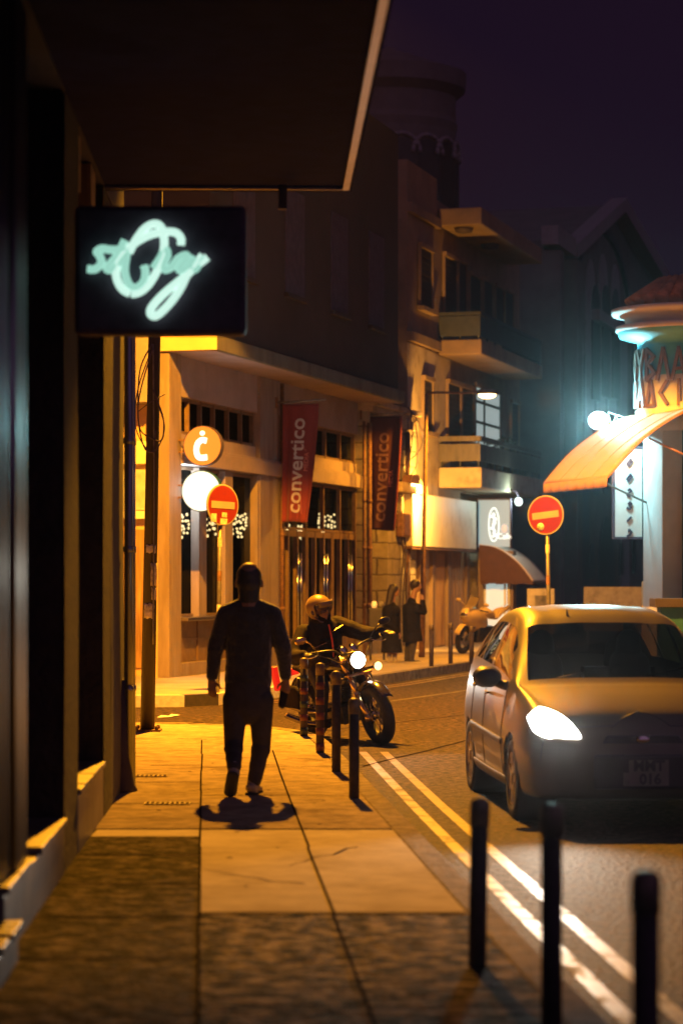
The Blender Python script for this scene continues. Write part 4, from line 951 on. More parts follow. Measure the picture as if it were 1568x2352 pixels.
# upright sign panel with diamond letters
vp = W(1442, 1132, 40.75)
vs = thing('vertical_sign', 'tall narrow pale sign with dark angular letters beside the corner shop pillar', 'sign', vp)
pf = Fr(vp, (.9625, .10, 0), (.10, -.9625, 0)); hw, hh = .235, .742
m = MB(); m.box((-hw, -.06, -hh), (hw, 0, hh), pf); m.build('panel', M['white'], vs)
m = MB(); m.box((-hw-.04, -.07, -hh-.04), (-hw-.001, .02, hh+.04), pf); m.box((-hw, -.07, -hh-.04), (hw+.02, .02, -hh-.001), pf); m.box((-hw, -.07, hh+.001), (hw+.02, .02, hh+.04), pf); m.build('frame', M['black'], vs)
def dia(cx, cz, paths, st=.016):
    m = MB(); S = .062
    for path in paths:
        for p, r in zip(path, path[1:]):
            p, r = Vector(p)*S, Vector(r)*S; d_ = (r-p).normalized(); n_ = Vector((-d_.y, d_.x))*st; p -= d_*st*.5; r += d_*st*.5
            m.prism([tuple(p-n_), tuple(r-n_), tuple(r+n_), tuple(p+n_)], pf.at(cx, 0, cz), .002, .03, axis='v')
    m.build('letter', M['black'], vs)
O_ = [[(-.6, -.3), (.3, 1), (.7, .3), (-.25, -1), (-.6, -.3)]]
sc = 40.75/F
for y, pth in ((1031, O_), (1063, O_), (1098, O_), (1132, [[(-.3, .7), (.1, 1), (.6, .5), (-.3, -.2), (-.6, -.5), (.1, -1)]]), (1162, [[(-.2, .6), (.2, 1), (.6, .5), (0, .1), (.5, -.4), (0, -.9), (-.6, -.5)]]), (1193, [[(-.5, -.4), (.5, .6)]]), (1224, [[(0, .9), (.6, .2), (.1, -.6), (-.6, -.9)], [(0, .9), (-.1, .3)]])):
    dia(.012, (1330-y)*sc+HC-vp.z, pth)
# big orange awning
ba = thing('awning', 'large pale orange curved awning jutting from the corner shop over the pavement', 'awning', KW(1.4, .9, 3.34))
prof = bez([(-.05, 4.52, 0), (.35, 4.44, 0), (.85, 4.18, 0), (1.32, 3.82, 0), (1.75, 3.36, 0)], 6); prof = [(p.x, p.y) for p in prof]; npf = len(prof)-1
def AP(s, t):
    k = min(npf, int(round(t*npf))); a, b = prof[k]; return KW(2.69*s+.01*math.sin(7*t), a, b-.05*math.sin(math.pi*((s*2) % 1))*math.sin(math.pi*t))
m = MB(); m.grid(AP, 12, npf); m.build('cover', M['awning'], ba, solid=.012)
m = MB()
for s_ in (.0, .25, .5, .75, 1.0): m.tube([AP(s_, k/npf)+V(0, 0, .008) for k in range(npf+1)], .009, 6)
m.build('seam', M['awning_trim'], ba)
m = MB(); m.grid(lambda s, t: KW(2.69*s, 1.757+.02*math.sin(s*46)*t, 3.35-t*(.15+.012*abs(math.sin(s*23)))), 80, 2); m.build('valance', M['awning_trim'], ba, solid=.008)
m = MB()
for s in (0, 2.69): m.tube([KW(s, a, b-.02) for a, b in prof], .018, 6)
m.tube([KW(0, 1.74, 3.36), KW(2.69, 1.74, 3.36)], .02, 8); m.build('frame', M['awning_trim'], ba)
for s, z in ((.15, 3.05), (2.5, 3.55)):
    m = MB(); m.tube([KW(s, 0, z), KW(s, 1.0, z+.42)], .018, 8); m.build('arm', M['awning_trim'] if s > 1 else M['galv'], ba)
# white floodlight on a small lattice bracket
fp = W(1373, 966, 40.2)
fl = thing('floodlight', 'glaring white floodlight on a wire lattice bracket beside the corner shop roof', 'floodlight', fp)
ff = Fr(fp, (1, 0, 0), V(-.1, -1, -.1))
m = MB(); m.box((-.13, -.12, -.11), (.13, .0, .11), Fr(fp, (1, 0, 0), (0, -1, 0))); m.build('housing', M['black'], fl, bevel=.02)
m = MB(); m.ell(fp+V(0, -.02, 0), .165, .05, .15, 24); m.build('lens', M['e_flood'], fl)
m = MB(); e = W(1462, 985, 39.9); a_ = fp+V(.16, 0, .02); 
for dz in (-.10, .12): m.tube([a_+V(0, 0, dz), e+V(0, 0, dz)], .011, 6)
for k in range(7): m.tube([a_.lerp(e, k/7)+V(0, 0, -.10 if k % 2 else .12), a_.lerp(e, (k+1)/7)+V(0, 0, .12 if k % 2 else -.10)], .007, 5)
m.build('bracket', M['galv'], fl)
# counter and boards
ct = thing('counter', 'dark wooden counter top beside the corner shop pillar', 'counter', W(1535, 1385, 38)); p = W(1538, 1384, 38.4)
m = MB(); m.box((p.x-.3, p.y-.5, p.z-.07), (p.x+.9, p.y+.25, p.z+.07)); m.build('top', M['shutter'], ct, bevel=.01)
m = MB(); m.box((p.x-.2, p.y-.35, .14), (p.x+.8, p.y+.1, p.z-.072)); m.build('base', M['teal_dark'], ct)
for (x0, x1, y0, lab, Y) in ((1210, 1272, 1352, 'small notice board with a dark picture standing beyond the right no entry sign', 57), (1340, 1476, 1348, 'long low blank hoarding panel in front of the church door', 60)):
    a, b = W(x0, y0, Y), W(x1, y0, Y); t = thing('notice_board', lab, 'board', ((a.x+b.x)/2, Y, 0))
    m = MB(); m.box((a.x, Y, .5), (b.x, Y+.05, a.z)); m.build('panel', M['board'], t)
    m = MB()
    for q in (a.x+.06, b.x-.1): m.box((q, Y+.052, 0), (q+.06, Y+.11, a.z))
    m.build('post', M['galv'], t)
    if Y == 57:
        m = MB(); m.box((a.x+.18, Y-.006, .6), (b.x-.1, Y-.002, a.z-.16)); m.build('picture', mat('dark printed picture', (.12, .10, .09), .7, var=.8, scale=5), t)
# ================================================================== car
from mathutils.bvhtree import BVHTree
CARP = V(2.016, 19.38, 0); CYAW = math.atan2(-.997, .075)
car = thing('parked_car', 'silver beige hatchback with one headlamp blazing on the right', 'car', CARP, (0, 0, CYAW))
del car['category']; car['category'] = 'car'; car.name = 'hatchback_car'
CM = Matrix.Translation(CARP) @ Matrix.Rotation(CYAW, 4, 'Z')
#        x     w     zb   belt_y belt_z rail_y rail_z  top
ST = [(2.005, .50, .30, .48, .52, .40, .56, .57), (1.985, .66, .24, .63, .60, .52, .645, .66), (1.93, .765, .20, .72, .70, .58, .745, .765), (1.80, .815, .19, .76, .79, .62, .825, .85),
      (1.55, .845, .19, .78, .87, .66, .905, .93), (1.25, .852, .19, .79, .93, .70, .965, .985), (1.06, .855, .19, .79, .96, .725, 1.005, 1.03), (.72, .857, .19, .80, .985, .685, 1.19, 1.235),
      (.34, .858, .19, .805, 1.0, .625, 1.40, 1.465), (.05, .858, .19, .805, 1.015, .605, 1.465, 1.54), (-.4, .856, .19, .80, 1.03, .595, 1.495, 1.578), (-.95, .85, .19, .79, 1.05, .585, 1.48, 1.565),
      (-1.42, .835, .20, .775, 1.07, .57, 1.42, 1.50), (-1.66, .82, .22, .755, 1.08, .60, 1.28, 1.33), (-1.80, .80, .25, .73, .98, .62, 1.06, 1.09), (-1.86, .74, .32, .66, .78, .55, .84, .86)]
def cr(a, b, c, d, t): return .5*((2*b)+(c-a)*t+(2*a-5*b+4*c-d)*t*t+(3*b-a-3*c+d)*t**3)
S_ = np.array(ST)
def station(s):                                    # s in station units -> interpolated row
    i = min(int(s), len(S_)-2); t = s-i; g = lambda k: S_[max(0, min(len(S_)-1, k))]
    return cr(g(i-1), g(i), g(i+1), g(i+2), t)
def section(row, q):                               # q in 0..8
    x, w_, zb, by, bz, ry, rz, top = row
    pts = [(0, zb), (.62*w_, zb), (.93*w_, zb+.02), (w_*.992, zb+.25*(bz-zb)), (w_, zb+.6*(bz-zb)), (by, bz), (ry, rz), (ry*.55, top-(top-rz)*.12), (0, top)]
    P_ = np.array(pts); i = min(int(q), 7); t = q-i; g = lambda k: P_[max(0, min(8, k))]
    if i == 7 and False: pass
    a = g(i-1) if i > 0 else g(0); d_ = g(i+2) if i < 7 else np.array([-pts[7][0], pts[7][1]])
    return cr(a, g(i), g(i+1), d_, t) if i not in (0, 1) else g(i)*(1-t)+g(i+1)*t
NS, NQ = 150, 48
sg = [k*(len(S_)-1)/NS for k in range(NS+1)]
GR = []
for s in sg:
    r = station(s); GR.append([(r[0], *section(r, 8*j/NQ)) for j in range(NQ+1)])
AX = (1.22, -1.22); WR = .30; AR = .345
body, wind, sidew, rear = MB(), MB(), MB(), MB()
idx = {}
verts = []
for i in range(NS+1):
    for side in (1, -1):
        for j in range(NQ+1):
            x, y, z = GR[i][j]; p = Vector((x, side*y, z))
            if j >= 10:
                for ax in AX:
                    d_ = math.hypot(x-ax, z-.30)
                    if AR-.03 < d_ < AR+.018 and z < .75 and j < 34 and y > .6:
                        k = AR/d_; p.x = ax+(x-ax)*k; p.z = .30+(z-.30)*k
            idx[(i, side, j)] = len(verts); verts.append(p)
def cls(i, j):
    x = (GR[i][0][0]+GR[i+1][0][0])/2; q = 8*(j+.5)/NQ; y = (GR[i][j][1]+GR[i+1][j+1][1])/2; z = (GR[i][j][2]+GR[i+1][j+1][2])/2
    if y > .55 and any(math.hypot(x-ax, z-.30) < AR-.012 for ax in AX) and q < 4.9: return 'cut'
    if .37 < x < 1.03 and q > 6.13: return 'wind'
    if 5.12 < q < 5.86 and -1.40 < x < .92-(q-5.1)*.62 and not (-.30 < x < -.19) and not (-1.02 < x < -.96): return 'side'
    if -1.78 < x < -1.5 and q > 6.2: return 'rear'
    return 'body'
fcs = {'body': [], 'wind': [], 'side1': [], 'side2': [], 'rear': []}
for i in range(NS):
    for j in range(NQ):
        c_ = cls(i, j)
        if c_ == 'cut': continue
        for side in (1, -1):
            if c_ == 'side': c_ = 'side1'
            if c_ in ('side1', 'side2'): c_ = 'side1' if side == 1 else 'side2'
            f_ = [idx[(i, side, j)], idx[(i+1, side, j)], idx[(i+1, side, j+1)], idx[(i, side, j+1)]]
            fcs[c_].append(f_ if side == 1 else f_[::-1])
for nm, key, mt in (('body', 'body', 'car'), ('windscreen', 'wind', 'car_glass'), ('side_window', 'side1', 'car_glass'), ('side_window', 'side2', 'car_glass'), ('rear_window', 'rear', 'car_glass')):
    m = MB(); used = sorted({q for f_ in fcs[key] for q in f_}); mp_ = {q: k for k, q in enumerate(used)}
    m.add([verts[q] for q in used], [[mp_[q] for q in f_] for f_ in fcs[key]], 0, True)
    if key == 'body':
        for i in (0, NS):
            n0 = len(m.v); ring = [verts[idx[(i, 1, j)]] for j in range(NQ+1)]+[verts[idx[(i, -1, j)]] for j in range(NQ, -1, -1)]
            m.add(ring, [list(range(len(ring)))], 0, True)
    o = m.build(nm, M[mt], car, weld=True, local=True)
    if key == 'body': cbody = o
bvh = BVHTree.FromPolygons([tuple(CM @ p) for p in verts], fcs['body'])
def surf(side, s, q, off=.004):
    r = station(s); y, z = section(r, q); p = Vector((r[0], side*y, z))
    r2 = station(min(s+.02, len(S_)-1.001)); y2, z2 = section(r2, q); y3, z3 = section(r, min(8, q+.03))
    n_ = (Vector((r2[0], side*y2, z2))-p).cross(Vector((r[0], side*y3, z3))-p).normalized()
    if n_.y*side < 0: n_ = -n_
    return p+n_*off
def s_at(x):
    lo, hi = 0, len(S_)-1.001
    for _ in range(40):
        md = (lo+hi)/2
        if station(md)[0] > x: lo = md
        else: hi = md
    return lo
for side in (1, -1):
    for x0, q0, q1 in ((.80, 2.2, 5.0), (-.245, 2.2, 5.0), (-1.0, 3.6, 5.0)):     # door shut lines
        s = s_at(x0); m = MB(); m.tube([surf(side, s, q0+(q1-q0)*k/14, .0005) for k in range(15)], .0045, 5); m.build('door_gap', M['car_black'], car, local=True)
    m = MB(); sa, sb = s_at(1.86), s_at(1.10); m.tube([surf(side, sa+(sb-sa)*k/16, 5.75+.15*k/16, .0005) for k in range(17)], .0045, 5); m.build('bonnet_gap', M['car_black'], car, local=True)
    m = MB(); m.tube([surf(side, s_at(1.955-.30*max(0, (4.6-k*.1-4.2))), 8-k*.16, .0008) for k in range(26)], .0045, 5); m.build('bumper_gap', M['car_black'], car, local=True)
    m = MB(); m.grid(lambda a, b: surf(side, s_at(.85)+(s_at(-1.0)-s_at(.85))*a, 3.55+.16*b, .008), 30, 2); m.build('rubbing_strip', M['car_black'], car, local=True, solid=.01)
    m = MB(); m.lathe([(0, .0), (.05, -.004), (.06, -.02)], Fr(V(1.975, side*.62, .36), (0, 1, 0), (0, 0, 1), (.9, side*.42, 0)), 18); m.build('fog_lamp', M['chrome'], car, local=True)
    s0, s1 = s_at(.95), s_at(-.95)
    m = MB(); m.grid(lambda a, b: surf(side, s0+(s1-s0)*a, 2.02+.55*b, .006), 40, 3); m.build('side_skirt', M['car_black'], car, local=True, solid=.006)
    for x0 in (-.12, -.92):
        p = surf(side, s_at(x0), 4.62, .02); m = MB(); m.cap(p, p+V(.15, 0, .0), .016, .014, flat=.8); m.build('handle', M['car'], car, local=True)
    # mirror
    p = V(.63, side*.945, 1.035); m = MB(); m.ell(p, .075, .115, .085, 18); m.ell(p+V(.03, 0, 0), .075, .105, .075, 18); m.cap(p+V(.0, -side*.08, -.05), V(.72, side*.80, .97), .03, .04); m.build('mirror', M['car_black'], car, local=True)
    for ax in AX:
        c_ = V(ax, side*.845, .30); wf = Fr(c_, (1, 0, 0), (0, 0, 1), (0, side, 0))
        m = MB(); m.lathe([(.19, -.19), (.285, -.19), (.302, -.16), (.302, -.03), (.285, -.004), (.205, -.004), (.19, -.03)], wf, 40); w_ = m.build('wheel', M['rubber'], car, local=True)
        m = MB(); m.lathe([(.2, -.012), (.19, -.002), (.178, -.03), (.17, -.10), (0, -.11)], wf, 40)
        for k in range(7):
            q = 2*math.pi*k/7; e = Fr(c_, wf.u*math.cos(q)+wf.v*math.sin(q), wf.v*math.cos(q)-wf.u*math.sin(q), wf.w)
            m.hexa([e(.03, -.028, -.045), e(.185, -.02, -.03), e(.185, .02, -.03), e(.03, .028, -.045), e(.03, -.028, -.012), e(.185, -.02, -.010), e(.185, .02, -.010), e(.03, .028, -.012)])
        m.lathe([(.05, -.04), (.045, -.002), (0, .0)], wf, 16); m.build('rim', M['alloy'], w_, local=True)
        m = MB(); m.lathe([(AR+.004, -.30), (AR+.004, -.03)], Fr(V(ax, side*.86, .30), (1, 0, 0), (0, 0, 1), (0, side, 0)), 40); m.lathe([(AR+.004, -.29), (0, -.29)], Fr(V(ax, side*.86, .30), (1, 0, 0), (0, 0, 1), (0, side, 0)), 40); m.build('wheel_arch', M['car_black'], car, local=True)
# interior
m = MB(); m.box((-1.4, -.7, .3), (1.0, .7, .42)); m.box((.62, -.68, .43), (1.02, .68, .96)); m.build('dashboard', M['car_black'], car, local=True, bevel=.03)
for y in (-.36, .36):
    m = MB(); m.cap((-.12, y, .5), (-.35, y, 1.08), .21, .17, flat=.4, side=(0, 1, 0)); m.cap((-.38, y, 1.22), (-.39, y, 1.28), .11, .10, flat=.5, side=(0, 1, 0)); m.cap((.25, y, .48), (-.2, y, .46), .2, .2, flat=.5, side=(0, 1, 0)); m.build('seat', M['car_black'], car, local=True)
for y in (-.4, .4):
    m = MB(); m.cap((-1.1, y, 1.1), (-1.12, y, 1.2), .12, .10, flat=.5, side=(0, 1, 0)); m.box((-1.15, y-.3, .45), (-.98, y+.3, 1.05)); m.build('seat', M['car_black'], car, local=True)
# lamps: outline traced on the body surface
IM = CM.inverted()
def on_body(x, y, off=.012):
    r = Vector(((x-784)/F, 1, (1330-y)/F)).normalized(); h_, n_, _, _ = bvh.ray_cast((0, 0, HC), r, 60)
    return None if h_ is None else IM @ (h_-r*off)
hl = [(548, 850), (600, 800), (640, 785), (720, 810), (790, 850), (840, 895), (880, 945), (897, 990), (820, 992), (740, 985), (690, 990), (630, 970), (580, 930)]
hl = [(1016.7+a*.3516, 1347.5+b*.3516) for a, b in hl]
hl = [(p.x, p.y) for p in bez([(a, b, 0) for a, b in hl]+[(hl[0][0], hl[0][1], 0)], 4)][:-1]
cx_, cy_ = sum(p[0] for p in hl)/len(hl), sum(p[1] for p in hl)/len(hl)
rings = []
for k in range(0, 7):
    t = k/6; rr = []
    for a, b in hl:
        rr.append(on_body(cx_+(a-cx_)*t*1.0, cy_+(b-cy_)*t, .010+.014*(1-t*t)))
    rings.append(rr)
last = V(1.8, -.6, .7)
for rr in rings:
    for k in range(len(rr)):
        if rr[k] is None: rr[k] = last.copy()
        last = rr[k]
for side in (-1, 1):
    m = MB(); m.rings([[V(p.x, p.y*(1 if side < 0 else -1), p.z) for p in rr] for rr in rings], 0, True, False)
    o = m.build('headlight', M['e_head'] if side < 0 else M['chrome'], car, local=True)
    if side < 0: o['label'] = 'blazing white headlamp'
HLW = CM @ Vector((sum((p.x for p in rings[3]))/len(hl), sum(p.y for p in rings[3])/len(hl), sum(p.z for p in rings[3])/len(hl)))
# plate with two rows
pf = Fr((2.03, .015, .40), (0, 1, 0), (1, 0, 0))
m = MB(); m.prism([(-.165, -.095), (.165, -.095), (.165, .09), (-.125, .09), (-.125, .0), (-.165, .0)], pf, -.02, .0, axis='v'); pl = m.build('number_plate', M['plate'], car, local=True)
for body_, z, x in (('MMT', .045, .02), ('016', -.05, .03)):
    m = text_mb(body_, .105, Fr(pf(x, .001, z), (0, 1, 0), (1, 0, 0)), .004, bold=.004, sx=1.0); m.build('lettering', M['car_black'], pl, local=True)
m = text_mb('13', .035, Fr(pf(-.14, .001, -.07), (0, 1, 0), (1, 0, 0)), .004); m.build('lettering', M['car_black'], pl, local=True)
m = MB(); m.box((1.985, -.36, .28), (2.028, .36, .53)); m.build('lower_grille', M['car_black'], car, local=True, bevel=.02)
m = MB(); m.prism([(-.3, .605), (.3, .605), (.26, .665), (-.26, .665)], Fr((1.972, 0, 0), (0, 1, 0), (1, 0, 0)), 0, .028, axis='v'); m.build('upper_grille', M['car_black'], car, local=True, bevel=.008)
m = MB(); m.ell((2.002, 0, .635), .012, .05, .03, 16); m.build('badge', M['chrome'], car, local=True)
m = MB(); m.cap((1.02, -.45, 1.04), (.86, .05, 1.135), .008, .006); m.cap((1.02, .15, 1.04), (.86, .6, 1.12), .008, .006); m.build('wiper', M['car_black'], car, local=True)
m = MB(); m.cap((.26, -.25, 1.485), (.20, -.25, 1.545), .012, .006); m.build('aerial', M['car_black'], car, local=True)
m = MB(); m.box((-1.3, -.7, .2), (1.7, .7, .24)); m.build('underbody', M['car_black'], car, local=True)
# ================================================================== motorcycles
def wheel(root, c, Rw, rt, mt_rim, spokes=28, width=1.0, local=True):
    wf = Fr(c, (1, 0, 0), (0, 0, 1), (0, 1, 0))
    m = MB(); m.lathe([(Rw-2*rt+rt*(1-math.cos(a)), rt*width*math.sin(a)) if False else (Rw-rt+rt*math.cos(a), rt*width*math.sin(a)) for a in [2*math.pi*k/14 for k in range(15)]], wf, 56); w_ = m.build('wheel', M['rubber'], root, local=True)
    m = MB(); ri = Rw-1.75*rt
    m.lathe([(ri+.02, -rt*.7), (ri, -rt*.6), (ri-.01, 0), (ri, rt*.6), (ri+.02, rt*.7)], wf, 48)
    for k in range(spokes):
        a = 2*math.pi*k/spokes; b = a+(.32 if k % 2 else -.32); sd = .035 if (k//2) % 2 else -.035
        m.tube([wf(.045*math.cos(a), .045*math.sin(a), sd), wf((ri+.005)*math.cos(b), (ri+.005)*math.sin(b), 0)], .0035, 5)
    m.lathe([(0, -.06), (.05, -.055), (.045, 0), (.05, .055), (0, .06)], wf, 18); m.build('rim', M[mt_rim], w_, local=True)
    m = MB(); m.lathe([(.06, .058), (.135, .058), (.135, .064), (.06, .064), (.06, .058)], wf, 32); m.build('brake_disc', M['galv'], w_, local=True)
    return w_
BP = V(.085, 26.92, 0); BYAW = math.atan2(-.9, .44); LEAN = R(12)
bk = thing('motorcycle', 'black cruiser motorcycle with fork lit golden and lit round headlamp', 'motorcycle', BP, (LEAN, 0, BYAW))
wheel(bk, (.82, 0, .33), .335, .068, 'chrome'); wheel(bk, (-.80, 0, .325), .325, .075, 'chrome')
L_ = dict(local=True)
M['gold'] = mat('golden lit fork tube', (.72, .52, .24), .24, metal=1, var=.15)  # the lamp's golden light is put into the metal colour
m = MB()
for y in (-.105, .105):
    m.tube([(.36, y, 1.0), (.50, y, .80)], .026, 12); m.tube([(.50, y, .80), (.66, y, .565)], .028, 12); m.tube([(.655, y, .572), (.85, y, .295)], .038, 12)
    m.lathe([(.045, -.015), (.047, .015)], Fr((.655, y, .57), (0, 1, 0), (.8, 0, .57), (.57, 0, -.8)), 12); m.tube([(.82, y, .36), (.84, y, .28)], .045, 12)
m.build('fork', M['gold'], bk, **L_)
m = MB(); m.box((.40, -.15, .915), (.50, .15, .945)); m.box((.50, -.15, .76), (.60, .15, .79)); m.build('fork_clamp', M['gold'], bk, bevel=.01, **L_)
m = MB(); m.grid(lambda s, t: V(.82+.405*math.cos(R(35+110*s)), (t-.5)*.13, .33+.385*math.sin(R(35+110*s))-.02*(2*t-1)**2), 20, 6); m.build('mudguard', M['tank'], bk, solid=.006, **L_)
hfr = Fr((.60, 0, .93), (0, 1, 0), (0, 0, 1), (1, 0, -.02))
m = MB(); m.lathe([(0, -.17), (.05, -.16), (.085, -.10), (.098, -.02), (.098, .01), (.09, .015)], hfr, 28); hlb = m.build('headlamp', M['tank'], bk, **L_)
m = MB(); m.lathe([(.09, .0), (.085, .018), (.04, .03), (0, .032)], hfr, 28); m.build('lens', M['e_head'], hlb, **L_)
for y, on in ((.27, True), (-.27, False)):
    m = MB(); m.cap((.48, y*.45, .80), (.48, y, .80), .014, .014); m.lathe([(0, -.09), (.035, -.08), (.047, -.01), (.047, .0)], Fr((.52, y, .80), (0, 1, 0), (0, 0, 1), (1, 0, 0)), 16); o = m.build('indicator', M['tank'], bk, **L_)
    m = MB(); m.lathe([(.047, .0), (.03, .016), (0, .02)], Fr((.52, y, .80), (0, 1, 0), (0, 0, 1), (1, 0, 0)), 16); m.build('lens', M['e_amber'] if on else M['visor'], o, **L_)
m = MB(); m.tube(bez([(.22, -.44, 1.06), (.30, -.34, 1.08), (.37, -.16, 1.06), (.385, -.08, 1.0), (.385, .08, 1.0), (.37, .16, 1.06), (.30, .34, 1.08), (.22, .44, 1.06)], 5), .0125, 8); hb = m.build('handlebar', M['black_metal'], bk, **L_)
for s in (-1, 1):
    m = MB(); m.cap((.215, s*.45, 1.058), (.28, s*.37, 1.075), .019, .019); m.build('grip', M['rubber'], hb, **L_)
    m = MB(); m.tube(bez([(.33, s*.33, 1.08), (.44, s*.40, 1.055), (.36, s*.50, 1.045)], 5), .007, 6); m.build('lever', M['chrome'], hb, **L_)
    m = MB(); m.tube([(.31, s*.33, 1.09), (.36, s*.41, 1.20), (.37, s*.47, 1.24)], .008, 6); m.ell((.37, s*.52, 1.25), .018, .075, .042, 16); m.build('mirror', M['gold'] if s < 0 else M['black_metal'], hb, **L_)
for y in (-.05, .04):
    m = MB(); m.lathe([(0, -.03), (.04, -.03), (.042, .02), (0, .022)], Fr((.44, y*1.4, 1.06), (0, 1, 0), (-.5, 0, .86), (-.86, 0, .5)), 16); m.build('gauge', M['chrome'], bk, **L_)
for s in (1, -1):
    m = MB(); m.tube(bez([(.27, s*.36, 1.07), (.42, s*.22, .98), (.50, s*.08, .84), (.42, 0, .7)], 6), .006, 5); m.build('cable', M['rubber'], bk, **L_)
def shell(rows, seg=20):
    return [[V(x, w_*math.cos(q), z+(h_ if math.sin(q) > 0 else h2)*math.sin(q)) for q in [2*math.pi*k/seg for k in range(seg)]] for x, z, w_, h_, h2 in rows]
m = MB(); m.rings(shell([(.36, .84, .03, .03, .03), (.32, .85, .10, .08, .07), (.18, .86, .155, .12, .10), (.0, .83, .165, .11, .10), (-.14, .78, .11, .07, .06), (-.18, .77, .03, .03, .03)])); m.build('tank', M['tank'], bk, **L_)
m = MB(); m.rings(shell([(-.12, .74, .08, .03, .05), (-.2, .72, .15, .05, .06), (-.42, .70, .17, .06, .06), (-.56, .76, .15, .09, .07), (-.78, .80, .12, .07, .05), (-.98, .80, .08, .05, .04), (-1.02, .80, .02, .02, .02)])); m.build('seat', M['leather'], bk, **L_)
m = MB(); m.tube([(.36, 0, .92), (.40, 0, .70), (.42, 0, .28), (-.35, 0, .24)], .028, 8); m.tube([(.34, 0, .88), (-.2, 0, .68), (-.8, .12, .62)], .026, 8)
for y in (-.13, .13): m.tube([(-.35, y, .26), (-.80, y, .325)], .026, 8); m.tube([(-.78, y*1.2, .38), (-.66, y*1.2, .72)], .03, 8)
m.build('frame', M['black_metal'], bk, **L_)
m = MB()
for ang in (-.38, .42):
    d_ = V(math.sin(ang), 0, math.cos(ang)); b_ = V(.06, 0, .40)
    for k in range(8): m.lathe([(0, 0), (.082, 0), (.082, .012), (0, .012)], Fr(b_+d_*(.06+.024*k), (1, 0, 0), (0, 1, 0), d_), 16)
    m.lathe([(.06, .05), (.06, .26), (.07, .27), (.06, .33), (0, .33)], Fr(b_, (1, 0, 0), (0, 1, 0), d_), 16)
m.box((-.28, -.14, .22), (.26, .14, .42)); m.lathe([(0, -.17), (.11, -.16), (.12, .16), (0, .17)], Fr((.02, 0, .34), (1, 0, 0), (0, 0, 1), (0, 1, 0)), 20); m.build('engine', M['engine'], bk, bevel=.012, **L_)
for z in (.26, .40):
    m = MB(); m.tube(bez([(.15, -.10, .55), (.25, -.19, .45), (.12, -.21, z), (-.2, -.215, z-.04), (-.55, -.22, z-.04), (-1.02, -.235, z+.02)], 6), [.022]*18+[.036]*13, 10); m.build('exhaust', M['chrome'], bk, **L_)
m = MB(); m.grid(lambda s, t: V(-.80+.40*math.cos(R(50+120*s)), (t-.5)*.17, .33+.40*math.sin(R(50+120*s))-.02*(2*t-1)**2), 20, 6); m.build('mudguard', M['tank'], bk, solid=.006, **L_)
m = MB(); m.box((-1.16, -.06, .70), (-1.12, .06, .78)); m.cap((-1.12, 0, .74), (-.95, 0, .75), .02); m.build('tail_lamp', M['e_tail'], bk, bevel=.01, **L_)
m = MB(); m.box((-1.10, -.30, .58), (-1.02, -.235, .86)); m.build('reflector', M['e_tail'], bk, bevel=.01, **L_)
m = MB(); m.rings(shell([(-.98, .52, .02, .05, .05), (-.95, .52, .05, .13, .14), (-.6, .52, .05, .13, .14), (-.55, .52, .02, .05, .05)])); 
for v_ in m.v: v_.y += -.25
m.build('saddlebag', M['leather'], bk, **L_)
for s in (-1, 1):
    m = MB(); m.cap((.0, s*.14, .27), (.0, s*.34, .26), .016, .02); m.build('footrest', M['rubber'], bk, **L_)
BM = Matrix.Translation(BP) @ Matrix.Rotation(BYAW, 4, 'Z') @ Matrix.Rotation(LEAN, 4, 'X')

# ------------------------------------------------------------------ parked motorbike on the far pavement
P2 = V(3.02, 53.2, .165); yaw2 = math.atan2(-.82, -.57)
pk = thing('motorbike', 'parked motorbike with yellow-lit fairing on the far pavement, half behind the car', 'motorcycle', P2, (R(-9), 0, yaw2))
wheel(pk, (.70, 0, .31), .31, .062, 'black_metal', 10); wheel(pk, (-.70, 0, .31), .31, .08, 'black_metal', 10)
m = MB(); m.rings(shell([(.86, .86, .03, .05, .06), (.80, .86, .13, .13, .16), (.62, .84, .19, .19, .26), (.35, .80, .20, .20, .30), (.1, .74, .17, .14, .28), (-.05, .66, .1, .08, .14)])); m.build('fairing', M['scooter'], pk, **L_)
m = MB(); m.rings(shell([(.12, .90, .05, .04, .06), (0, .92, .15, .11, .10), (-.2, .88, .15, .08, .10), (-.34, .82, .08, .04, .05)])); m.build('tank', M['scooter'], pk, **L_)
m = MB(); m.rings(shell([(-.25, .80, .1, .04, .05), (-.4, .80, .14, .06, .06), (-.6, .92, .13, .07, .07), (-.95, 1.0, .07, .06, .05), (-1.02, 1.0, .02, .02, .02)])); m.build('tail', M['scooter'], pk, **L_)
m = MB(); m.grid(lambda s, t: V(.70+.36*math.cos(R(20+130*s)), (t-.5)*.14, .31+.36*math.sin(R(20+130*s))), 16, 4); m.build('mudguard', M['scooter'], pk, solid=.006, **L_)
m = MB(); m.prism([(.82, .95), (.62, 1.03), (.48, 1.25), (.55, 1.1)], Fr((0, 0, 0), (1, 0, 0), (0, 1, 0)), -.12, .12, axis='v'); m.build('windscreen', M['visor'], pk, bevel=.01, **L_)
for s in (-1, 1):
    m = MB(); m.tube([(.38, s*.1, .78), (.70, s*.1, .31)], .028, 8); m.build('fork', M['galv'], pk, **L_)
    m = MB(); m.tube([(.45, s*.18, 1.0), (.55, s*.33, 1.12)], .01, 6); m.ell((.56, s*.36, 1.13), .02, .07, .04, 12); m.build('mirror', M['scooter'], pk, **L_)
    m = MB(); m.tube([(.40, s*.08, .98), (.33, s*.30, .96)], .014, 8); m.build('handlebar', M['black_metal'], pk, **L_)
m = MB(); m.ell((.85, 0, .86), .03, .09, .06, 14); m.build('headlamp', M['chrome'], pk, **L_)
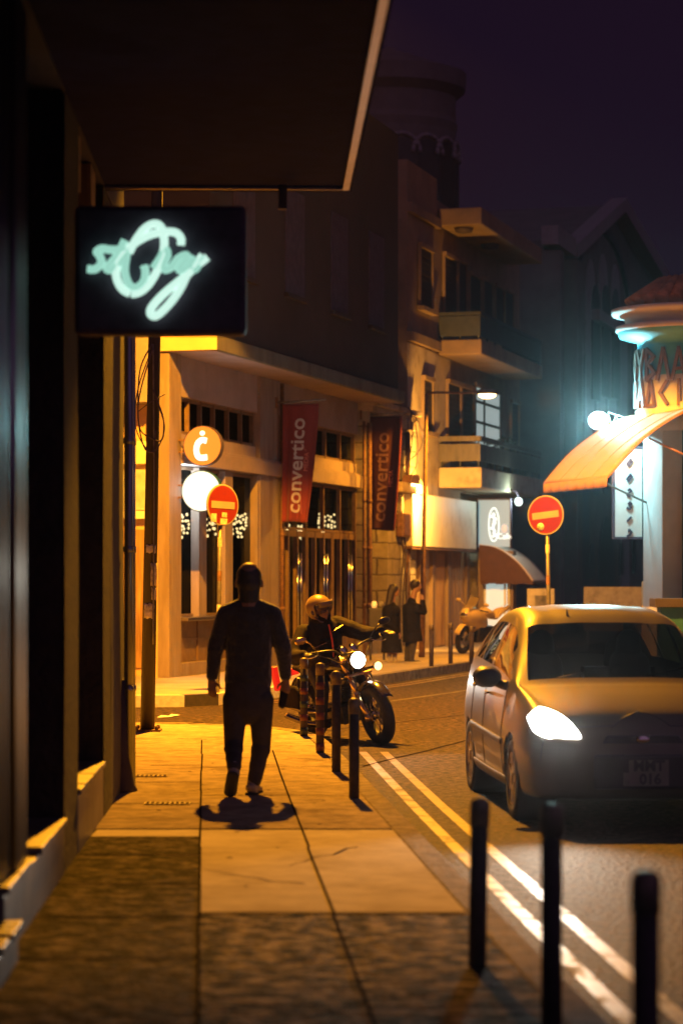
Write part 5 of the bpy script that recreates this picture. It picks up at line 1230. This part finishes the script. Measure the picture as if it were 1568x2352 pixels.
m = MB(); m.box((-.3, -.15, .25), (.35, .15, .62)); m.build('engine', M['engine'], pk, bevel=.04, **L_)
m = MB(); m.tube([(-.1, 0, .42), (-.7, 0, .31)], .045, 8); m.tube([(-.05, .12, .3), (-.15, .3, .0)], .014, 6); m.build('swing_arm', M['black_metal'], pk, **L_)
# ================================================================== people
def hand(mb, wrist, palm_dir, across, normal, curl=.5, s=1.0, thumb=1):
    """palm and five fingers: palm_dir to the fingers, across towards the thumb side, normal out of the back of the hand"""
    d, a, n = [Vector(q).normalized() for q in (palm_dir, across, normal)]
    w_ = Vector(wrist)
    mb.cap(w_+d*.005*s, w_+d*.075*s, .036*s, .040*s, flat=.48, side=a)
    for k, (off, L) in enumerate(((.030, .072), (.010, .080), (-.010, .074), (-.030, .058))):
        p = w_+d*.088*s+a*off*s; dd = d.copy()
        for j, f in enumerate((.45, .32, .23)):
            ang = curl*(.5+.35*j); dd = (d*math.cos(ang*(j+1)*.8)-n*math.sin(ang*(j+1)*.8)).normalized()
            q = p+dd*L*f*s; mb.cap(p, q, (.0098-.0010*j)*s, (.0090-.0010*j)*s, seg=8); p = q
    p = w_+d*.028*s+a*.034*s*thumb; q = p+(d*.7+a*.75*thumb-n*.25).normalized()*.042*s; mb.cap(p, q, .013*s, .011*s, seg=8)
    mb.cap(q, q+(d*.95+a*.25*thumb-n*.35).normalized()*.030*s, .0105*s, .0085*s, seg=8)
def head(mb, c, fwd, up=(0, 0, 1), s=1.0, face=True):
    f_, u_ = Vector(fwd).normalized(), Vector(up).normalized(); r_ = f_.cross(u_).normalized(); u_ = r_.cross(f_)
    H = Fr(c, r_, f_, u_); P = lambda a, b, c_: H(a*s, b*s, c_*s)
    mb.ell(P(0, -.012, .028), .076*s, .094*s, .094*s, 20, fr=H); mb.ell(P(0, .022, -.03), .062*s, .072*s, .088*s, 18, fr=H); mb.ell(P(0, .055, -.092), .034*s, .03*s, .026*s, 12, fr=H)
    mb.cap(P(0, .088, .015), P(0, .112, -.022), .009*s, .015*s, 8); mb.ell(P(0, .082, .03), .05*s, .016*s, .012*s, 10, fr=H)
    mb.ell(P(0, .09, -.058), .026*s, .010*s, .006*s, 10, fr=H); mb.ell(P(0, .088, -.069), .022*s, .010*s, .007*s, 10, fr=H)
    for q in (-1, 1):
        mb.ell(P(q*.076, -.005, -.005), .010*s, .020*s, .032*s, 10, fr=H); mb.ell(P(q*.032, .068, -.02), .026*s, .022*s, .024*s, 10, fr=H)
    return H, P
# ------------------------------------------------------------------ man walking away
MY = 18.73
def PM(x, y, d=0.0): 
    p = W(x, y, MY); p.y += d; return p
wm = thing('person', 'man in dark clothes walking away down the pavement, one heel lifted', 'person', PM(572, 1825).xy.to_3d()+V(0, 0, .125))
b = MB()
hc = PM(572, 1334, .01); head(b, hc, (.0, 1, 0), s=1.2)
b.cap(PM(572, 1392, -.01), PM(572, 1350, 0), .088, .080)
for sx, pts in ((-1, ((516, 1408), (494, 1487), (486, 1562))), (1, ((629, 1408), (651, 1487), (655, 1562)))):
    s_, e_, w_ = PM(*pts[0], .0), PM(*pts[1], .02), PM(*pts[2], .10 if sx > 0 else .03)
    b.cap(s_, e_, .050, .042); b.cap(e_, w_, .040, .027)
b.cap(PM(572, 1425), PM(572, 1540), .15, .14, flat=.6); b.cap(PM(570, 1560), PM(570, 1600), .155, .15, flat=.68)
LEGS = ((-1, (541, 1618, 0), (537, 1712, -.03), (542, 1757, -.33)), (1, (599, 1618, 0), (600, 1712, .06), (584, 1796, .0)))
for sx, a_, k_, n_ in LEGS:
    b.cap(PM(*a_), PM(*k_), .078, .052); b.cap(PM(*k_), PM(*n_), .050, .034)
b.cap(PM(542, 1757, -.33), PM(535, 1806, -.22), .034, .03); b.cap(PM(582, 1800, .0), PM(590, 1815, .16), .036, .03)
for q in (-1, 1): b.ell(hc+V(q*.101, .0, -.025), .012, .022, .034, 10)
hand(b, PM(486, 1562, .03), PM(487, 1600, .05)-PM(486, 1562, .03), (1, .25, 0), (-.2, -1, 0), .35, .92)
hand(b, PM(655, 1562, .10), PM(655, 1600, .12)-PM(655, 1562, .10), (-1, .25, 0), (.3, -1, 0), .85, .92)
remeshed(b, 'body', M['skin'], wm, .0065, 4)
h = MB(); h.ell(hc+V(0, -.012, .034), .100, .118, .098, 22); h.ell(hc+V(0, -.045, -.02), .099, .088, .088, 18); h.cap(PM(572, 1372, -.045), PM(572, 1350, -.04), .078, .09, flat=.75)
remeshed(h, 'hair', M['hair'], wm, .007, 3)
j = MB()
j.cap(PM(538, 1412), PM(606, 1412), .085, .085, flat=.8, side=(0, 1, 0)); j.cap(PM(572, 1430), PM(571, 1520), .188, .178, flat=.62); j.cap(PM(571, 1520), PM(570, 1562), .178, .186, flat=.64); j.cap(PM(549, 1425), PM(560, 1560), .105, .125, flat=.8); j.cap(PM(595, 1425), PM(586, 1560), .105, .125, flat=.8)
j.cap(PM(572, 1402, -.005), PM(572, 1380, 0), .10, .082)
for q in (522, 622): j.cap(PM(572, 1392, 0), PM(q, 1410, 0), .085, .078)
for sx, pts in ((-1, ((520, 1412), (495, 1487), (487, 1552))), (1, ((625, 1412), (650, 1487), (655, 1552)))):
    s_, e_, w_ = PM(*pts[0], .0), PM(*pts[1], .02), PM(*pts[2], .10 if sx > 0 else .03)
    j.cap(s_, e_, .079, .066); j.cap(e_, w_, .066, .047); j.cap(s_.lerp(e_, .85), e_.lerp(w_, .1), .071, .067); j.cap(e_.lerp(w_, .86), w_, .050, .048)
remeshed(j, 'sweatshirt', M['jacket'], wm, .008, 5)
t_ = MB(); t_.cap(PM(569, 1568), PM(569, 1612), .178, .182, flat=.66)
for sx, a_, k_, n_ in LEGS:
    t_.cap(PM(a_[0], a_[1]-10, 0), PM(*k_), .103, .074); kk, nn = PM(*k_), PM(*n_); t_.cap(kk, nn.lerp(kk, .05), .074, .056)
    t_.cap(kk.lerp(nn, .12), kk.lerp(nn, .2), .078, .075); t_.cap(kk.lerp(nn, .55), kk.lerp(nn, .62), .067, .064); t_.cap(kk.lerp(nn, .86), kk.lerp(nn, .95), .060, .056)
remeshed(t_, 'trousers', M['trouser'], wm, .008, 4)
sh = MB(); sh.cap(PM(577, 1808, -.03), PM(590, 1816, .17), .046, .042, flat=.8); sh.cap(PM(580, 1796, .0), PM(580, 1812, .0), .044, .05); remeshed(sh, 'shoe', M['shoe'], wm, .007, 3)
so_ = MB(); so_.cap(PM(577, 1822, -.03), PM(590, 1822, .18), .048, .046, flat=.3, side=(1, 0, 0)); so_.build('sole', M['sole'], wm)
sh = MB(); sh.cap(PM(541, 1768, -.35), PM(534, 1808, -.24), .047, .043, flat=.85); sh.cap(PM(542, 1752, -.32), PM(541, 1770, -.33), .045, .05); remeshed(sh, 'shoe', M['shoe'], wm, .007, 3)
so_ = MB(); so_.cap(PM(540, 1773, -.395), PM(533, 1812, -.285), .048, .050, flat=.34, side=(1, 0, 0)); so_.build('sole', M['sole'], wm)
# what he carries in his right hand
pc = PM(652, 1604, .13)
tag(MB().cap(pc+V(0, 0, .045), pc+V(-.018, 0, -.055), .034, .030, flat=.6).build('pouch', M['leather']), 'small dark pouch held in the right hand of the walking man', 'pouch')
# ------------------------------------------------------------------ rider
rd = thing('person', 'rider in black jacket and yellow helmet on the motorcycle, one hand held out', 'person', BP, (LEAN, 0, BYAW))
look = Vector((.93, .30, -.06))                      # turned a little to the left
Hc = V(-.10, 0, 1.475)
SH = {-1: V(-.20, -.205, 1.255), 1: V(-.18, .205, 1.265)}
EL = {-1: V(-.06, -.43, 1.03), 1: V(.12, .41, 1.11)}
WRs = {-1: V(.19, -.43, 1.07), 1: V(.38, .46, 1.14)}
b = MB(); head(b, Hc, look, s=1.0)
b.cap((-.17, 0, 1.29), Hc+V(-.03, 0, -.06), .062, .055)
for s in (-1, 1):
    b.cap(SH[s], EL[s], .05, .042); b.cap(EL[s], WRs[s], .04, .028)
b.cap((-.21, 0, 1.2), (-.32, 0, .85), .14, .15, flat=.65, side=(0, 1, 0))
KN = {s: V(.14, s*.27, .66) for s in (-1, 1)}; AN = {s: V(.02, s*.29, .30) for s in (-1, 1)}
for s in (-1, 1):
    b.cap((-.30, s*.10, .80), KN[s], .085, .058); b.cap(KN[s], AN[s], .052, .038); b.cap(AN[s], AN[s]+V(.16, s*.02, -.03), .036, .03)
hand(b, WRs[-1], (.5, .15, -.05), (.3, .9, .2), (.05, -.3, .9), 1.5, .95); hand(b, WRs[1], (.93, .30, -.12), (-.25, -.9, 0), (.1, 0, 1), .18, 1.0)
remeshed(b, 'body', M['skin'], rd, .0075, 3, local=True)
j = MB()
j.cap((-.19, -.17, 1.23), (-.19, .17, 1.235), .115, .115); j.cap((-.18, 0, 1.16), (-.27, 0, .86), .235, .225, flat=.72, side=(0, 1, 0)); j.cap((-.17, 0, 1.30), (-.14, 0, 1.365), .125, .118, flat=.95)
for s in (-1, 1):
    w_ = EL[s].lerp(WRs[s], .92); j.cap(SH[s], EL[s], .105, .086); j.cap(EL[s], w_, .086, .060); j.cap(EL[s].lerp(SH[s], .12), EL[s].lerp(w_, .12), .092, .09); j.cap(SH[s].lerp(EL[s], .45), SH[s].lerp(EL[s], .55), .10, .098)
for k in range(6): j.cap((-.0-.02*k, -.12, 1.15-.05*k), (-.02-.02*k, .10, 1.13-.05*k), .014, .012, seg=6)
remeshed(j, 'jacket', M['leather'], rd, .009, 4, local=True)
m = MB(); m.tube(bez([(.005, .02, 1.31), (.0, .025, 1.22), (-.012, .03, 1.10), (-.045, .03, .96), (-.07, .03, .88)], 5), .011, 6); m.build('piping', M['zip'], rd, local=True)
m = MB(); m.cap((.0, .055, 1.225), (-.035, .21, 1.265), .009, .006, flat=.6); m.build('reflective_trim', M['gold'], rd, local=True); m = MB(); m.cap((-.005, -.05, 1.12), (-.03, -.18, 1.09), .009, .006, flat=.6); m.build('reflective_trim', M['gold'], rd, local=True)
for s_, args in ((-1, ((.5, .15, -.05), (.3, .9, .2), (.05, -.3, .9), 1.5, 1.1)), (1, ((.93, .30, -.12), (-.25, -.9, 0), (.1, 0, 1), .18, 1.13))):
    g_ = MB(); hand(g_, WRs[s_], *args); g_.cap(EL[s_].lerp(WRs[s_], .8), WRs[s_], .05, .042)
    remeshed(g_, 'glove', M['glove'], rd, .0065, 2, local=True)
t_ = MB(); t_.cap((-.30, -.08, .83), (-.30, .08, .83), .15, .15)
for s in (-1, 1): t_.cap((-.28, s*.11, .81), KN[s], .108, .085); t_.cap(KN[s], AN[s]+V(0, 0, .02), .082, .062)
remeshed(t_, 'trousers', M['trouser'], rd, .009, 4, local=True)
for s in (-1, 1):
    m = MB(); a_ = AN[s]; m.cap(a_+V(-.03, 0, -.02), a_+V(.19, s*.02, -.035), .052, .044); m.cap(a_+V(0, 0, .06), a_, .056, .056); remeshed(m, 'boot', M['leather'], rd, .008, 3, local=True)
lk = look.normalized(); HF = Fr(Hc, lk.cross(V(0, 0, 1)), lk, V(0, 0, 1))
hm = MB()                                            # open-face helmet: shell around the head with a face opening
hm.add(*(lambda: (lambda vs, fs: (vs, fs))(*(lambda: (
    [HF(.132*math.sin(t)*math.sin(p), -.012+.150*math.sin(t)*math.cos(p), .028+.140*math.cos(t)) for t in [math.pi*.80*i/28 for i in range(29)] for p in [2*math.pi*k/48 for k in range(48)]],
    [(i*48+k, (i+1)*48+k, (i+1)*48+(k+1) % 48, i*48+(k+1) % 48) for i in range(28) for k in range(48)
     if not ((math.pi*.80*(i+.5)/28) > 1.20 and math.cos(2*math.pi*(k+.5)/48) > .42)]))()))(), 0, True)
o = hm.build('helmet', M['helmet'], rd, local=True, solid=.02, weld=True)
m = MB(); m.grid(lambda s, t: HF(.138*math.sin(-1.05+2.1*s), -.012+.156*math.cos(-1.05+2.1*s), .026+.050*t+.004), 20, 3); m.build('peak_band', M['black'], o, local=True, solid=.012)
m = MB(); m.grid(lambda s, t: HF(.135*math.sin(-.85+1.7*s), -.008+.160*math.cos(-.85+1.7*s)+.008*math.sin(math.pi*t), .048+.062*t), 20, 5); m.build('goggles', M['visor'], o, local=True, solid=.018)
m = MB(); m.grid(lambda s, t: HF(.078*math.sin(-1.15+2.3*s), .040+.062*math.cos(-1.15+2.3*s), -.024+.036*t), 18, 4); m.build('sunglasses', M['black'], rd, local=True, solid=.008)
m = MB()
for s in (-1, 1): m.tube([HF(s*.118, .02, -.05), HF(s*.075, .05, -.115), HF(0, .055, -.135)], .010, 6)
m.build('chin_strap', M['black'], o, local=True)
m = MB(); m.ell(HF(-.13, .02, .0), .014, .03, .03, 12); m.ell(HF(.13, .02, .0), .014, .03, .03, 12); m.build('ear_pad', M['black'], o, local=True)
# ------------------------------------------------------------------ couple on the far pavement
def PF(x, y, Y, d=0.0): 
    p = W(x, y, Y); p.y += d; return p
CY = 47.6
wo = thing('person', 'dark-haired woman in a long black coat standing on the far pavement', 'person', PF(903, 1525, CY))
b = MB(); hcw = PF(905, 1356, CY); head(b, hcw, (1, -.25, -.05), s=.95)
b.cap(PF(901, 1385, CY), hcw+V(-.02, 0, -.06), .055, .05); b.cap(PF(898, 1405, CY), PF(898, 1440, CY), .15, .14, flat=.7)
for dx in (-6, 7): b.cap(PF(901+dx, 1470, CY), PF(900+dx, 1495, CY), .07, .055); b.cap(PF(900+dx, 1495, CY), PF(899+dx, 1518, CY), .052, .038); b.cap(PF(899+dx, 1520, CY), PF(905+dx, 1523, CY, -.05), .036, .03)
hand(b, PF(915, 1452, CY, -.12), (.3, 0, -1), (.3, -1, 0), (1, .2, 0), .5, .9); hand(b, PF(906, 1455, CY, .15), (.2, 0, -1), (.3, 1, 0), (1, -.2, 0), .5, .9)
remeshed(b, 'body', M['skin'], wo, .009, 3)
h = MB(); h.ell(hcw+V(-.018, -.012, .03), .10, .10, .104); h.cap(hcw+V(-.05, -.02, .0), PF(891, 1396, CY, -.03), .085, .07)
remeshed(h, 'hair', M['hair'], wo, .009, 3)
c_ = MB(); c_.cap(PF(890, 1402, CY, .12), PF(906, 1402, CY, -.12), .11, .11); c_.cap(PF(897, 1405, CY), PF(898, 1450, CY), .175, .17, flat=1.2, side=(1, 0, 0)); c_.tube([PF(898, 1440, CY), PF(898, 1462, CY), PF(899, 1480, CY), PF(899, 1499, CY)], [.17, .185, .2, .215], 20); c_.cap(PF(899, 1388, CY), PF(900, 1398, CY), .08, .1)
c_.cap(PF(893, 1405, CY, -.16), PF(890, 1430, CY, -.2), .075, .062); c_.cap(PF(890, 1430, CY, -.2), PF(913, 1449, CY, -.14), .06, .05); c_.cap(PF(900, 1405, CY, .17), PF(897, 1432, CY, .2), .075, .062); c_.cap(PF(897, 1432, CY, .2), PF(905, 1450, CY, .16), .06, .05)
remeshed(c_, 'coat', M['coat'], wo, .011, 4)
for dx in (-6, 7):
    m = MB(); m.cap(PF(898+dx, 1521, CY), PF(906+dx, 1523, CY, -.05), .045, .038, flat=.8); m.cap(PF(899+dx, 1505, CY), PF(899+dx, 1518, CY), .047, .045); remeshed(m, 'shoe', M['shoe'], wo, .009, 2)
CY2 = 47.9
mo = thing('person', 'man in a dark coat raising one hand to his mouth', 'person', PF(945, 1522, CY2))
b = MB(); hcm = PF(955, 1346, CY2); head(b, hcm, (1, -.35, -.1), s=1.0)
b.cap(PF(947, 1378, CY2), hcm+V(-.02, 0, -.06), .062, .055); b.cap(PF(944, 1400, CY2), PF(944, 1450, CY2), .15, .14, flat=.7)
for (hx, kx, ax_, dd) in ((940, 938, 935, .08), (950, 947, 943, -.06)): b.cap(PF(hx, 1452, CY2, dd), PF(kx, 1487, CY2, dd), .075, .055); b.cap(PF(kx, 1487, CY2, dd), PF(ax_, 1516, CY2, dd), .052, .04); b.cap(PF(ax_, 1519, CY2, dd), PF(ax_+16, 1521, CY2, dd), .04, .034)
ew = PF(973, 1405, CY2, -.12); ww = PF(970, 1378, CY2, -.1)
hand(b, ww, (-.25, .1, 1), (-.8, .3, 0), (.8, -.4, 0), 1.1, .95); hand(b, PF(943, 1455, CY2, .18), (.1, 0, -1), (.3, 1, 0), (1, 0, 0), .5, .95)
remeshed(b, 'body', M['skin'], mo, .009, 3)
h = MB(); h.ell(hcm+V(-.018, -.012, .042), .10, .10, .094); h.cap(hcm+V(-.06, .01, .03), hcm+V(-.055, 0, -.05), .062, .05); remeshed(h, 'hair', M['hair'], mo, .009, 2)
c_ = MB(); c_.cap(PF(936, 1398, CY2, .13), PF(955, 1398, CY2, -.13), .115, .115); c_.cap(PF(944, 1402, CY2), PF(945, 1445, CY2), .18, .175, flat=1.2, side=(1, 0, 0)); c_.tube([PF(945, 1440, CY2), PF(946, 1455, CY2), PF(947, 1474, CY2)], [.175, .19, .205], 20); c_.cap(PF(945, 1380, CY2), PF(945, 1392, CY2), .085, .11)
c_.cap(PF(955, 1400, CY2, -.17), ew, .078, .066); c_.cap(ew, ww.lerp(ew, .15), .064, .05); c_.cap(PF(938, 1400, CY2, .17), PF(935, 1428, CY2, .2), .078, .066); c_.cap(PF(935, 1428, CY2, .2), PF(942, 1452, CY2, .19), .062, .05)
remeshed(c_, 'coat', M['coat'], mo, .011, 4)
t_ = MB()
for (hx, kx, ax_, dd) in ((940, 938, 935, .08), (950, 947, 943, -.06)): t_.cap(PF(hx, 1452, CY2, dd), PF(kx, 1487, CY2, dd), .095, .075); t_.cap(PF(kx, 1487, CY2, dd), PF(ax_, 1514, CY2, dd), .075, .062)
remeshed(t_, 'trousers', M['trouser'], mo, .010, 3)
for ax_, dd in ((935, .08), (943, -.06)):
    m = MB(); m.cap(PF(ax_-1, 1519, CY2, dd), PF(ax_+19, 1521, CY2, dd), .05, .042, flat=.85); remeshed(m, 'shoe', M['sole'], mo, .009, 2)
# dark stand with a small table top beside them
sp_ = PF(866, 1510, 48.6)
st = thing('display_stand', 'dark stand on thin legs left of the woman in the long coat', 'stand', (sp_.x, sp_.y, .165))
a_, c2 = PF(846, 1470, 48.6), PF(886, 1396, 48.6)
m = MB(); m.box((a_.x, sp_.y-.2, a_.z), (c2.x, sp_.y+.25, c2.z)); m.build('case', M['car_black'], st, bevel=.03)
for x, y in ((a_.x+.04, -.15), (c2.x-.04, -.15), (a_.x+.04, .2), (c2.x-.04, .2)):
    m = MB(); m.tube([(x, sp_.y+y, .166), (x, sp_.y+y, a_.z)], .02, 8); m.build('leg', M['black_metal'], st)
for x, y, e_, lab, nm, cat in ((859, 1389, 'e_amber', 'small glowing orange lantern standing on the dark stand', 'lantern', 'lantern'), (874, 1391, 'plate', 'small pale jar standing on the dark stand beside the lantern', 'jar', 'jar')):
    p = PF(x, 1396, 48.6); m = MB(); m.lathe([(0, 0), (.045, 0), (.055, .05), (.045, .12), (.03, .13), (0, .13)], Fr((p.x, p.y, p.z), (1, 0, 0), (0, 1, 0)), 12)
    tag(m.build(nm, M['e_lant'] if e_ == 'e_amber' else M[e_]) if e_ != 'e_amber' else m.build(nm, emit('lantern glow', (1, .42, .1), .7)), lab, cat)
# ================================================================== light, sky, camera
w = bpy.data.worlds.new('World'); scene.world = w; w.use_nodes = True
nt = w.node_tree; N = nt.nodes; L = nt.links; bg = N['Background']
sky = N.new('ShaderNodeTexSky'); sky.sky_type = 'NISHITA'; sky.sun_disc = False; sky.sun_elevation = R(-6); sky.sun_rotation = R(180); sky.air_density = 1.5
tc = N.new('ShaderNodeTexCoord'); sp = N.new('ShaderNodeSeparateXYZ'); L.new(tc.outputs['Generated'], sp.inputs[0])
mr = N.new('ShaderNodeMapRange'); mr.inputs['From Min'].default_value = -.9; mr.inputs['From Max'].default_value = .9; L.new(sp.outputs['Y'], mr.inputs['Value'])
rp = N.new('ShaderNodeValToRGB'); L.new(mr.outputs['Result'], rp.inputs['Fac'])
rp.color_ramp.elements[0].color = (.118, .058, .132, 1); rp.color_ramp.elements[0].position = .0  # brighter purple behind the camera, added as fill for dark surfaces
rp.color_ramp.elements[1].color = (.0105, .0046, .0128, 1); rp.color_ramp.elements[1].position = .72
mx = N.new('ShaderNodeMix'); mx.data_type = 'RGBA'; mx.blend_type = 'ADD'; mx.inputs['Factor'].default_value = .0005
L.new(rp.outputs['Color'], mx.inputs[6]); L.new(sky.outputs['Color'], mx.inputs[7])
L.new(mx.outputs[2], bg.inputs['Color']); bg.inputs['Strength'].default_value = 1.0
SOD = (1.0, .375, .014)
def lamp(name, kind, loc, power, col, size=.1, target=None, cone=160, blend=.3, parent=None):
    d = bpy.data.lights.new(name, kind); d.energy = power; d.color = col
    if kind in ('POINT', 'SPOT'): d.shadow_soft_size = size
    if kind == 'SPOT': d.spot_size = R(cone); d.spot_blend = blend
    o = bpy.data.objects.new(name, d); C.objects.link(o); o.location = loc
    if target is not None: o.rotation_euler = (Vector(target)-Vector(loc)).to_track_quat('-Z', 'Y').to_euler()
    return o
lamp('sodium_light', 'SPOT', LA+V(0, 0, -.08), 32000, SOD, .12, LA+V(-.7, 0, -6), 134, .08)
lamp('street_lamp_light', 'SPOT', hd+V(0, 0, -.12), 2300, SOD, .12, hd+V(0, .3, -6), 156, .2)
lamp('wall_lamp_light', 'SPOT', CF(lu+.35, 1.0, lz-.12), 1700, (1.0, .45, .06), .08, CF(lu+3, .0, lz-.7), 168, .4)
hdir = CM.to_3x3() @ V(1, 0, 0)
lamp('car_headlight', 'SPOT', HLW+hdir*.06, 330, (1.0, .93, .78), .09, V(.95, 11.6, 0), 66, 1)
bdir = BM.to_3x3() @ V(1, 0, 0)
lamp('bike_headlight', 'SPOT', BM @ V(.66, 0, .93), 90, (1.0, .95, .84), .07, (BM @ V(.66, 0, .93))+bdir*10+V(0, 0, -.6), 60, .7)
lamp('flood_light', 'SPOT', fp+V(-.1, -.25, .3), 620, (.30, .90, 1.0), .12, fp+V(1.2, -.5, .5), 170, .3)
lamp('flood_beam', 'SPOT', fp+V(0, -.1, .0), 3200, (.42, .95, 1.0), .12, (0.1, 1, 1.3), 13, 1)
lamp('flood_side_light', 'SPOT', fp+V(.0, -.14, -.05), 300, (.5, .95, 1.0), .12, fp+V(1.0, .35, -1.5), 150, .6)
lamp('globe_light', 'POINT', gp+V(0, -.14, 0), 60, (.7, 1, .95), .1)
lamp('sign_light', 'POINT', W(426, 1120, 40.9), 100, (.85, 1, .95), .2)
cam = bpy.data.cameras.new('camera'); co = bpy.data.objects.new('camera', cam); C.objects.link(co); scene.camera = co
co.location = (0, 0, HC); co.rotation_euler = (R(90), 0, 0)
cam.sensor_fit = 'VERTICAL'; cam.sensor_height = 36; cam.sensor_width = 24; cam.lens = 85; cam.shift_y = (1330-1176)/2352
cam.clip_start = .1; cam.clip_end = 900
cam.dof.use_dof = True; cam.dof.focus_distance = 27; cam.dof.aperture_fstop = 1.8; cam.dof.aperture_blades = 9
scene.view_settings.view_transform = 'Standard'; scene.view_settings.look = 'None'; scene.view_settings.exposure = 0; scene.view_settings.gamma = 1
hz = MB(); hz.box((-70, -6, -1), (75, 140, 26)); hz = hz.build('haze', [], None); hz['kind'] = 'stuff'  # thin haze added to make the glow around the lamps
hm_ = bpy.data.materials.new('lamp glow haze'); hm_.use_nodes = True; n_ = hm_.node_tree; n_.nodes.remove(n_.nodes['Principled BSDF']); pv_ = n_.nodes.new('ShaderNodeVolumePrincipled')
pv_.inputs['Density'].default_value = .00022; pv_.inputs['Color'].default_value = (.85, .85, .9, 1); pv_.inputs['Anisotropy'].default_value = .95
n_.links.new(pv_.outputs[0], n_.nodes['Material Output'].inputs['Volume']); hz.data.materials.append(hm_)
scene.cycles.use_denoising = True
scene.cycles.max_bounces = 8; scene.cycles.transparent_max_bounces = 12; scene.cycles.sample_clamp_indirect = 6; scene.cycles.caustics_reflective = False; scene.cycles.caustics_refractive = False
